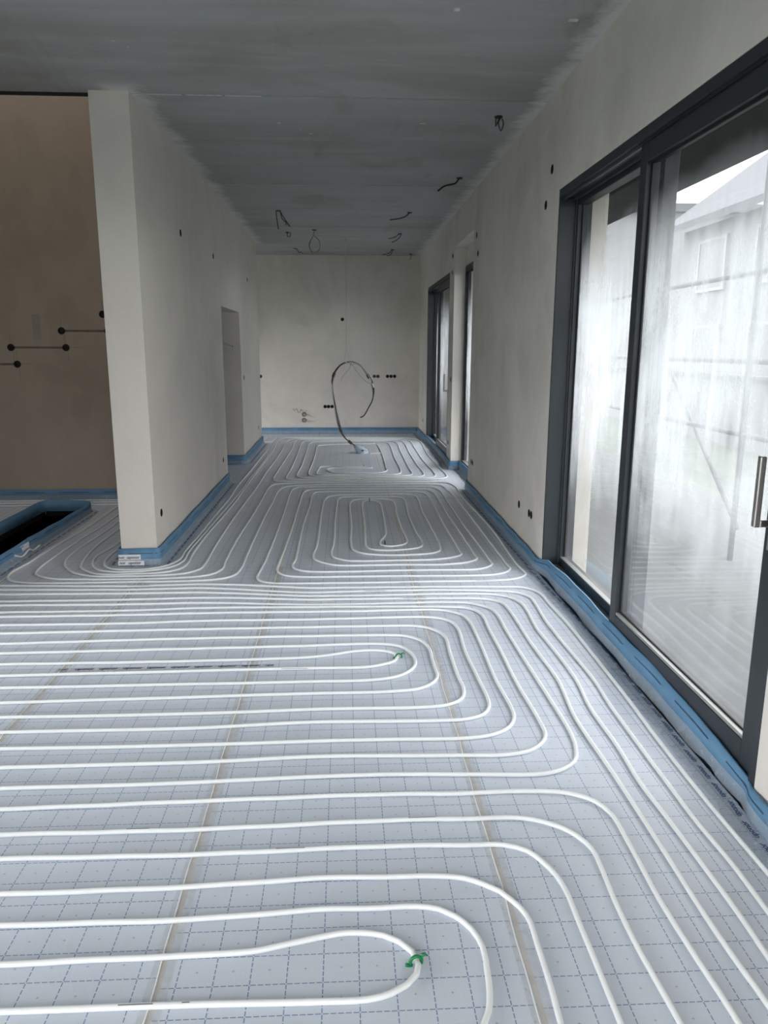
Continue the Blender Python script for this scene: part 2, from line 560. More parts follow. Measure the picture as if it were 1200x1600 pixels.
# shaft through the floor behind the partition
shaft = sroot('wall_shaft', 'dark rectangular services shaft sunk through the floor')
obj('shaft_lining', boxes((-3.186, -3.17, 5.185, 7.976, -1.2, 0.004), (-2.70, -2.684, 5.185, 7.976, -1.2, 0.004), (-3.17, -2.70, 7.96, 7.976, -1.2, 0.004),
    (-3.17, -2.70, 5.185, 5.20, -1.2, 0.004), (-3.186, -2.684, 5.185, 7.976, -1.26, -1.2)), M_RECESS_BLACK, shaft)  # lining coloured near-black to paint the darkness of the hole

# ------------------------------------------------------------------ walls
wall_back = struct(obj('wall_back', boxes((-5.2, 1.86, YB, YB + 0.3, -0.25, H)), M_PLASTER), 'grey plastered end wall with socket holes')
wall_right = struct(obj('wall_right', boxes((W, 1.86, -2.2, YB, -0.25, H)), M_PLASTER), 'long grey plastered window wall on the right')
wall_left = struct(obj('wall_left', boxes((-1.785, L, 5.90, 13.75, -0.25, H)), M_PLASTER_COL), 'pale plastered partition with a doorway')
wall_stair = struct(obj('wall_stair', boxes((-5.2, -1.785, 8.65, 8.90, -1.3, 6.3)), M_PLASTER_STAIR), 'tall brownish plastered stairwell wall with stair fixings')
wall_hall = struct(obj('wall_hall', boxes((-5.2, -1.785, 11.28, 11.50, -0.25, H)), M_PLASTER), 'plastered cross wall seen through the doorway')
wall_outer = struct(obj('wall_outer', boxes((-5.2, -5.0, -2.0, YB, -0.25, 6.3)), M_PLASTER), 'outer plastered wall far left')
wall_rear = struct(obj('wall_rear', boxes((-5.2, W, -2.2, -2.0, -0.25, H)), M_PLASTER), 'plastered wall behind the viewer with wide glazing')
wall_void = struct(obj('wall_void', boxes((-1.785, -1.6, 5.97, 8.65, H + 0.26, 6.3), (-5.0, -1.785, 5.72, 5.97, H + 0.26, 6.3)), M_PLASTER_STAIR), 'upper stairwell walls above the ceiling slab')

wall_light_block = struct(obj('wall_light_block', boxes((-5.0, -2.85, 4.3, 4.5, -0.05, H)), M_PLASTER), 'added unseen wall left of the view that blocks window light from the stairwell')  # added out of view to keep glazing light off the stairwell
SOCK_R = 0.034
def hole_cyl(bm, axis, p, r=SOCK_R, h=0.1):
    cyl(bm, p, axis, r, h, 14)
# socket positions
S_LEFT = [(7.449, 2.736), (9.225, 2.735), (12.339, 2.740), (11.536, 1.266), (9.328, 0.345), (13.237, 0.345), (6.107, 0.380)]
S_RIGHT = [(5.755, 2.960), (5.889, 2.740), (6.348, 0.376), (5.985, 0.376), (5.910, 0.376), (8.875, 0.375), (8.775, 0.375), (8.920, 2.950), (8.799, 2.740), (10.85, 2.946), (10.847, 2.726), (10.815, 1.268), (10.946, 0.357), (14.532, 0.345)]
S_BACK = [(-0.034, 2.258), (0.599, 1.149), (0.670, 1.149), (0.864, 1.149), (0.935, 1.149), (1.006, 1.149), (-0.399, 0.545), (-0.330, 0.545), (-0.259, 0.545), (-1.678, 1.147)]
S_STAIR = [(-3.09, 1.876), (-2.59, 1.876), (-3.648, 1.697), (-3.057, 1.697), (-3.597, 1.517), (-2.635, 2.054)]

bm1 = boxes((W - 0.1, 2.0, 2.444, 5.537, -0.05, 2.78), (W - 0.1, 2.0, 11.095, 13.98, -0.05, 2.757))
bm1b = boxes((W - 0.1, 1.655, 9.104, 10.65, -0.05, 3.04))
bm1c = boxes((1.6, 2.0, 9.20, 10.648, 0.06, 2.795))
bm2 = bmesh.new()
for y, z in S_RIGHT:
    hole_cyl(bm2, 'x', (W, y, z))
cut(wall_right, bm1, bm1b, bm1c, bm2)
bm1 = boxes((-1.9, -1.4, 9.65, 11.28, -0.05, 2.20))
bm2 = bmesh.new()
for y, z in S_LEFT:
    hole_cyl(bm2, 'x', (L, y, z))
cut(wall_left, bm1, bm2)
bm2 = bmesh.new()
for x, z in S_BACK:
    hole_cyl(bm2, 'y', (x, YB, z))
cut(wall_back, bm2)
bm2 = bmesh.new()
for x, z in S_STAIR:
    hole_cyl(bm2, 'y', (x, 8.65, z), 0.040, 0.12)
bm3 = boxes((-3.09, -2.59, 8.62, 8.675, 1.864, 1.888))
bm4 = boxes((-3.648, -3.057, 8.62, 8.675, 1.685, 1.709))
bm5 = boxes((-4.4, -3.597, 8.62, 8.675, 1.505, 1.529))
cut(wall_stair, bm3, bm4, bm5, bm2)
cut(wall_rear, boxes((-2.0, 1.35, -2.4, -1.8, 0.05, 2.8)))
cut(wall_outer, boxes((-5.4, -4.8, -1.8, 4.2, 0.05, 2.8), (-5.4, -4.8, 11.8, 15.0, 0.1, 2.1)))

# fillers in the stair wall grooves, scored marks around the holes, patch of filler
for x0, x1, z in ((-3.052, -2.63, 1.876), (-3.61, -3.096, 1.697), (-4.4, -3.635, 1.517)):
    obj('groove_fill', boxes((x0, x1, 8.661, 8.68, z - 0.0115, z + 0.0115)), M_MORTAR, wall_stair)
obj('filler_patch', boxes((-3.398, -3.312, 8.6485, 8.66, 1.779, 2.05), bev=0.0007), M_PATCH, wall_stair)
for x, z in S_STAIR:
    mk = [(x - 0.0016, x + 0.0016, 8.6492, 8.652, z + 0.045, z + 0.15), (x - 0.0016 + 0.02, x + 0.0016 + 0.02, 8.6492, 8.652, z - 0.16, z - 0.05)]
    if x in (-3.057, -3.597):
        mk.append((x + 0.045, x + 0.17, 8.6492, 8.652, z + 0.001, z + 0.004))
    obj('scored_mark', boxes(*mk), M_MORTAR, wall_stair)

# ------------------------------------------------------------------ ceiling slabs
ceiling = sroot('ceiling', 'bare grey precast concrete ceiling in wide slabs')
def cslab(x0, x1, y0, y1, mat=M_CONC):
    bm = boxes((x0, x1, y0 + 0.011, y1 - 0.011, H, H + 0.26))
    bevel(bm, 0.004)
    return obj('ceiling_slab', bm, mat, ceiling)
cslab(-5.2, 1.86, -2.2, 5.97, M_CONC_B)
cslab(-1.785, 1.86, 5.97, 8.94)
cslab(-5.0, 1.86, 8.94, 11.88)
cslab(-5.0, 1.86, 11.88, 15.12)
cslab(-5.0, 1.86, 15.12, 15.7)
obj('joint_backing', boxes((-5.0, 1.86, -2.0, 5.72, H + 0.27, H + 0.29), (-1.6, 1.86, 5.72, 15.7, H + 0.27, H + 0.29), (-5.0, -1.6, 8.90, 15.7, H + 0.27, H + 0.29)), M_SLAB, ceiling)
for y_ in (5.97, 8.94, 11.88, 15.12):
    obj('joint_shade', boxes((-1.78, 1.50, y_ - 0.0105, y_ + 0.0105, H + 0.011, H + 0.03)), M_RECESS_BLACK, ceiling)  # black strips laid in the gaps to paint their shade
obj('joint_mortar', boxes((-1.40, -1.15, 5.962, 5.980, H + 0.001, H + 0.01), (-1.12, -0.86, 5.961, 5.978, H + 0.001, H + 0.01), (-0.84, -0.58, 5.962, 5.980, H + 0.001, H + 0.01)), M_JOINT, ceiling)
for k_, (x_, y_, w_) in enumerate(((0.62, 6.55, 0.05), (-0.28, 6.9, 0.03), (-0.52, 6.6, 0.025), (1.02, 4.3, 0.04), (1.25, 4.55, 0.05), (0.60, 4.45, 0.03))):
    obj('mortar_fleck', boxes((x_, x_ + w_, y_, y_ + 0.02 + 0.004 * k_, H - 0.002, H + 0.001)), M_JOINT, ceiling)
trim_1 = struct(obj('trim_1', boxes((-5.0, -1.80, 5.955, 5.972, H - 0.022, H - 0.001)), M_GASKET), 'black strip along the slab edge over the stairwell')  # thin black strip under the slab edge
roof = struct(obj('ceiling_upper', boxes((-5.2, -4.4, 5.72, 8.90, 6.3, 6.5), (-2.4, -1.6, 5.72, 8.90, 6.3, 6.5), (-4.4, -2.4, 5.72, 7.55, 6.3, 6.5), (-4.4, -2.4, 8.45, 8.90, 6.3, 6.5)), M_PLASTER_STAIR), 'upper stairwell ceiling with a skylight opening')

# ------------------------------------------------------------------ sliding doors and window
def sliding_door(name, label, y0, y1, top, ymid, handle=True):
    d = sroot(name, label)
    j = 0.022
    bot = 0.005
    # outer frame
    bm = boxes((W + 0.002, 1.74, y1 - j, y1, bot, top), (W + 0.002, 1.74, y0, y0 + 0.05, bot, top), (W + 0.002, 1.74, y0 + 0.05, y1 - j, top - 0.055, top), bev=0.002)
    obj('outer_frame', bm, M_FRAME, d)
    obj('head_track', boxes((1.606, 1.622, ymid, y1 - j, top - 0.075, top - 0.055), (1.532, 1.545, ymid, y1 - j, top - 0.072, top - 0.055)), M_BEAD, d)
    obj('head_gap', boxes((W + 0.012, 1.535, y0 + 0.05, ymid + 0.06, top - 0.068, top - 0.055)), M_GASKET, d)
    obj('threshold', boxes((1.545, 1.74, y0 + 0.05, y1 - j, bot, 0.075), bev=0.002), M_ALU, d)
    obj('jamb_lip', boxes((1.622, 1.634, y1 - j - 0.014, y1 - j, 0.075, top - 0.055)), M_BEAD, d)
    # fixed leaf, far half, outer track
    fy0, fy1, fz0, fz1 = ymid - 0.02, y1 - j, 0.078, top - 0.056
    fx0, fx1 = 1.630, 1.705
    bm = boxes((fx0, fx1, fy0, fy0 + 0.07, fz0, fz1), (fx0, fx1, fy1 - 0.035, fy1, fz0, fz1), (fx0, fx1, fy0 + 0.07, fy1 - 0.035, fz0, fz0 + 0.06), (fx0, fx1, fy0 + 0.07, fy1 - 0.035, fz1 - 0.05, fz1), bev=0.002)
    fl = obj('fixed_leaf', bm, M_FRAME, d)
    gx = 1.672
    obj('glazing_bead', boxes((fx0 + 0.003, gx - 0.005, fy0 + 0.07, fy1 - 0.035, fz0 + 0.06, fz0 + 0.068)), M_ALU, fl)
    obj('gasket', boxes((gx - 0.012, gx - 0.006, fy1 - 0.05, fy1 - 0.035, fz0 + 0.068, fz1 - 0.05)), M_GASKET, fl)
    obj('pane', boxes((gx - 0.003, gx + 0.003, fy0 + 0.065, fy1 - 0.03, fz0 + 0.055, fz1 - 0.045)), M_GLASS, fl)
    # sliding leaf, near half, inner track
    sy0, sy1, sz0, sz1 = y0 + 0.055, ymid + 0.045, 0.090, top - 0.068
    sx0, sx1 = 1.528, 1.600
    st = 0.085
    bm = boxes((sx0, sx1, sy1 - st, sy1, sz0, sz1), (sx0, sx1, sy0, sy0 + 0.10, sz0, sz1), (sx0, sx1, sy0 + 0.10, sy1 - st, sz0, sz0 + 0.125), (sx0, sx1, sy0 + 0.10, sy1 - st, sz1 - 0.095, sz1), bev=0.002)
    sl = obj('sliding_leaf', bm, M_FRAME, d)
    gx = 1.566
    gy0, gy1, gz0, gz1 = sy0 + 0.10, sy1 - st, sz0 + 0.125, sz1 - 0.095
    obj('glazing_bead', boxes((sx0 + 0.004, gx - 0.012, gy0, gy1, gz0, gz0 + 0.012), (sx0 + 0.004, gx - 0.010, gy0, gy1, gz0 + 0.012, gz0 + 0.015)), M_ALU, sl)
    obj('gasket', boxes((gx - 0.012, gx - 0.005, gy0, gy1, gz0, gz0 + 0.022), (gx - 0.012, gx - 0.005, gy1 - 0.014, gy1, gz0 + 0.022, gz1), (gx - 0.012, gx - 0.005, gy0, gy1 - 0.014, gz1 - 0.012, gz1)), M_GASKET, sl)
    obj('pane', boxes((gx - 0.003, gx + 0.003, gy0 - 0.004, gy1 + 0.004, gz0 - 0.004, gz1 + 0.004)), M_GLASS, sl)
    if handle:
        hy = sy0 + 0.055
        hd = obj('handle', boxes((1.452, 1.474, hy - 0.012, hy + 0.012, 1.075, 1.330), (1.474, sx0, hy - 0.012, hy + 0.012, 1.075, 1.101), bev=0.003), M_STEEL, sl)
        obj('lock_plate', boxes((sx0 - 0.005, sx0, hy - 0.018, hy + 0.018, 0.985, 1.12), bev=0.002), M_STEEL, sl)
    return d
sliding_door('door_1', 'large anthracite sliding door with fogged glass at the right', 2.444, 5.537, 2.78, 4.045)
sliding_door('door_2', 'anthracite sliding door at the far end of the right wall', 11.095, 13.98, 2.757, 12.56)

win = sroot('window_1', 'narrow full-height anthracite window in the recessed niche')
bm = boxes((1.655, 1.73, 10.585, 10.646, 0.062, 2.79), (1.655, 1.73, 9.205, 9.265, 0.062, 2.79), (1.655, 1.73, 9.265, 10.585, 2.715, 2.79), (1.655, 1.73, 9.265, 10.585, 0.062, 0.135), bev=0.002)
obj('window_frame', bm, M_FRAME, win)
obj('gasket', boxes((1.680, 1.686, 10.555, 10.585, 0.135, 2.715), (1.680, 1.686, 9.265, 10.555, 2.69, 2.715)), M_GASKET, win)
obj('glazing_bead', boxes((1.658, 1.69, 9.265, 10.585, 0.135, 0.145)), M_ALU, win)
obj('pane', boxes((1.690, 1.696, 9.262, 10.588, 0.13, 2.718)), M_GLASS, win)

win2 = sroot('window_2', 'wide full-height glazing behind the viewer')
bm = bmesh.new()
XS = [-2.0, -0.35, 1.29]
for x0 in XS:
    box(bm, x0, x0 + 0.06, -2.12, -2.05, 0.05, 2.8)
for x0 in XS[:-1]:
    box(bm, x0 + 0.06, x0 + (1.65 if x0 < -1 else 1.64), -2.12, -2.05, 2.74, 2.8)
    box(bm, x0 + 0.06, x0 + (1.65 if x0 < -1 else 1.64), -2.12, -2.05, 0.05, 0.11)
obj('window_frame', bm, M_FRAME, win2)
for x0 in XS[:-1]:
    obj('pane', boxes((x0 + 0.06, x0 + (1.65 if x0 < -1 else 1.64), -2.09, -2.084, 0.11, 2.74)), M_GLASS_CLEAR, win2)
win3 = sroot('window_3', 'wide full-height glazing in the outer wall beside the viewer')
bm = bmesh.new()
for y0 in (-1.8, 0.2, 2.2, 4.14):
    box(bm, -5.12, -5.05, y0, y0 + 0.06, 0.05, 2.8)
for y0 in (-1.8, 0.2, 2.2):
    box(bm, -5.12, -5.05, y0 + 0.06, y0 + 1.94, 2.74, 2.8)
    box(bm, -5.12, -5.05, y0 + 0.06, y0 + 1.94, 0.05, 0.11)
obj('window_frame', bm, M_FRAME, win3)
for y0 in (-1.8, 0.2, 2.2):
    obj('pane', boxes((-5.09, -5.084, y0 + 0.06, y0 + 1.94, 0.11, 2.74)), M_GLASS_CLEAR, win3)

# ------------------------------------------------------------------ outside
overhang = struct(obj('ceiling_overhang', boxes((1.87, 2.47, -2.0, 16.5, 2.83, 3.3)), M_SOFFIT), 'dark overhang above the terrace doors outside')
terrace = struct(obj('floor_terrace', boxes((1.87, 4.6, -2.2, 26, -0.25, -0.08)), M_TERRACE), 'grey terrace paving outside the doors')
lawn = struct(obj('ground_lawn', boxes((4.6, 60, -60, 90, -0.35, -0.14), (-60, 4.6, -60, -2.2, -0.35, -0.14), (-60, -5.2, -2.2, 60, -0.35, -0.14)), M_GRASS), 'pale lawn beyond the terrace')

house = thing('neighbour_house', 'white neighbouring house blurred behind the fogged sliding door', 'house', (13, 16, -0.14))
obj('wall', boxes((10.5, 18, 9.5, 24, -0.14, 5.2)), M_HOUSE, house)
bm = bmesh.new()
v = [bm.verts.new(p) for p in ((9.9, 9.0, 5.1), (9.9, 24.5, 5.1), (14.2, 24.5, 8.2), (14.2, 9.0, 8.2), (18.6, 9.0, 5.1), (18.6, 24.5, 5.1), (9.9, 9.0, 5.3), (9.9, 24.5, 5.3), (14.2, 24.5, 8.45), (14.2, 9.0, 8.45), (18.6, 9.0, 5.3), (18.6, 24.5, 5.3))]
for idx in ((0, 1, 2, 3), (3, 2, 5, 4), (6, 9, 8, 7), (9, 10, 11, 8), (0, 3, 9, 6), (3, 4, 10, 9), (1, 7, 8, 2), (2, 8, 11, 5), (0, 6, 7, 1), (4, 5, 11, 10)):
    bm.faces.new([v[i] for i in idx])
obj('roof', bm, M_HROOF, house)
for yy in (11.2, 14.6, 18.0, 21.2):
    for zz in (1.0, 3.4):
        w_ = obj('window', boxes((10.44, 10.52, yy, yy + 1.5, zz, zz + 1.3)), M_HGLASS, house)
        obj('window_trim', boxes((10.42, 10.5, yy - 0.08, yy, zz - 0.08, zz + 1.38), (10.42, 10.5, yy + 1.5, yy + 1.58, zz - 0.08, zz + 1.38), (10.42, 10.5, yy, yy + 1.5, zz + 1.3, zz + 1.38), (10.42, 10.5, yy, yy + 1.5, zz - 0.08, zz)), M_HTRIM, w_)

block = thing('neighbour_block', 'long grey building far off behind the fogged glass', 'building', (12, 40, -0.14))
obj('wall', boxes((5.5, 40, 40, 48, -0.14, 8.5)), M_HOUSE, block)
obj('roof', boxes((5.2, 40.3, 39.6, 48.4, 8.5, 8.9)), M_HROOF, block)
garage = thing('garden_wall', 'pale low garden wall seen through the fogged glass', 'wall', (7.5, 8, -0.14))
obj('wall_face', boxes((7.4, 7.6, 0.0, 22, -0.14, 1.15)), M_HOUSE, garage)
obj('coping', boxes((7.34, 7.66, 0.0, 22, 1.15, 1.22)), M_TERRACE, garage)

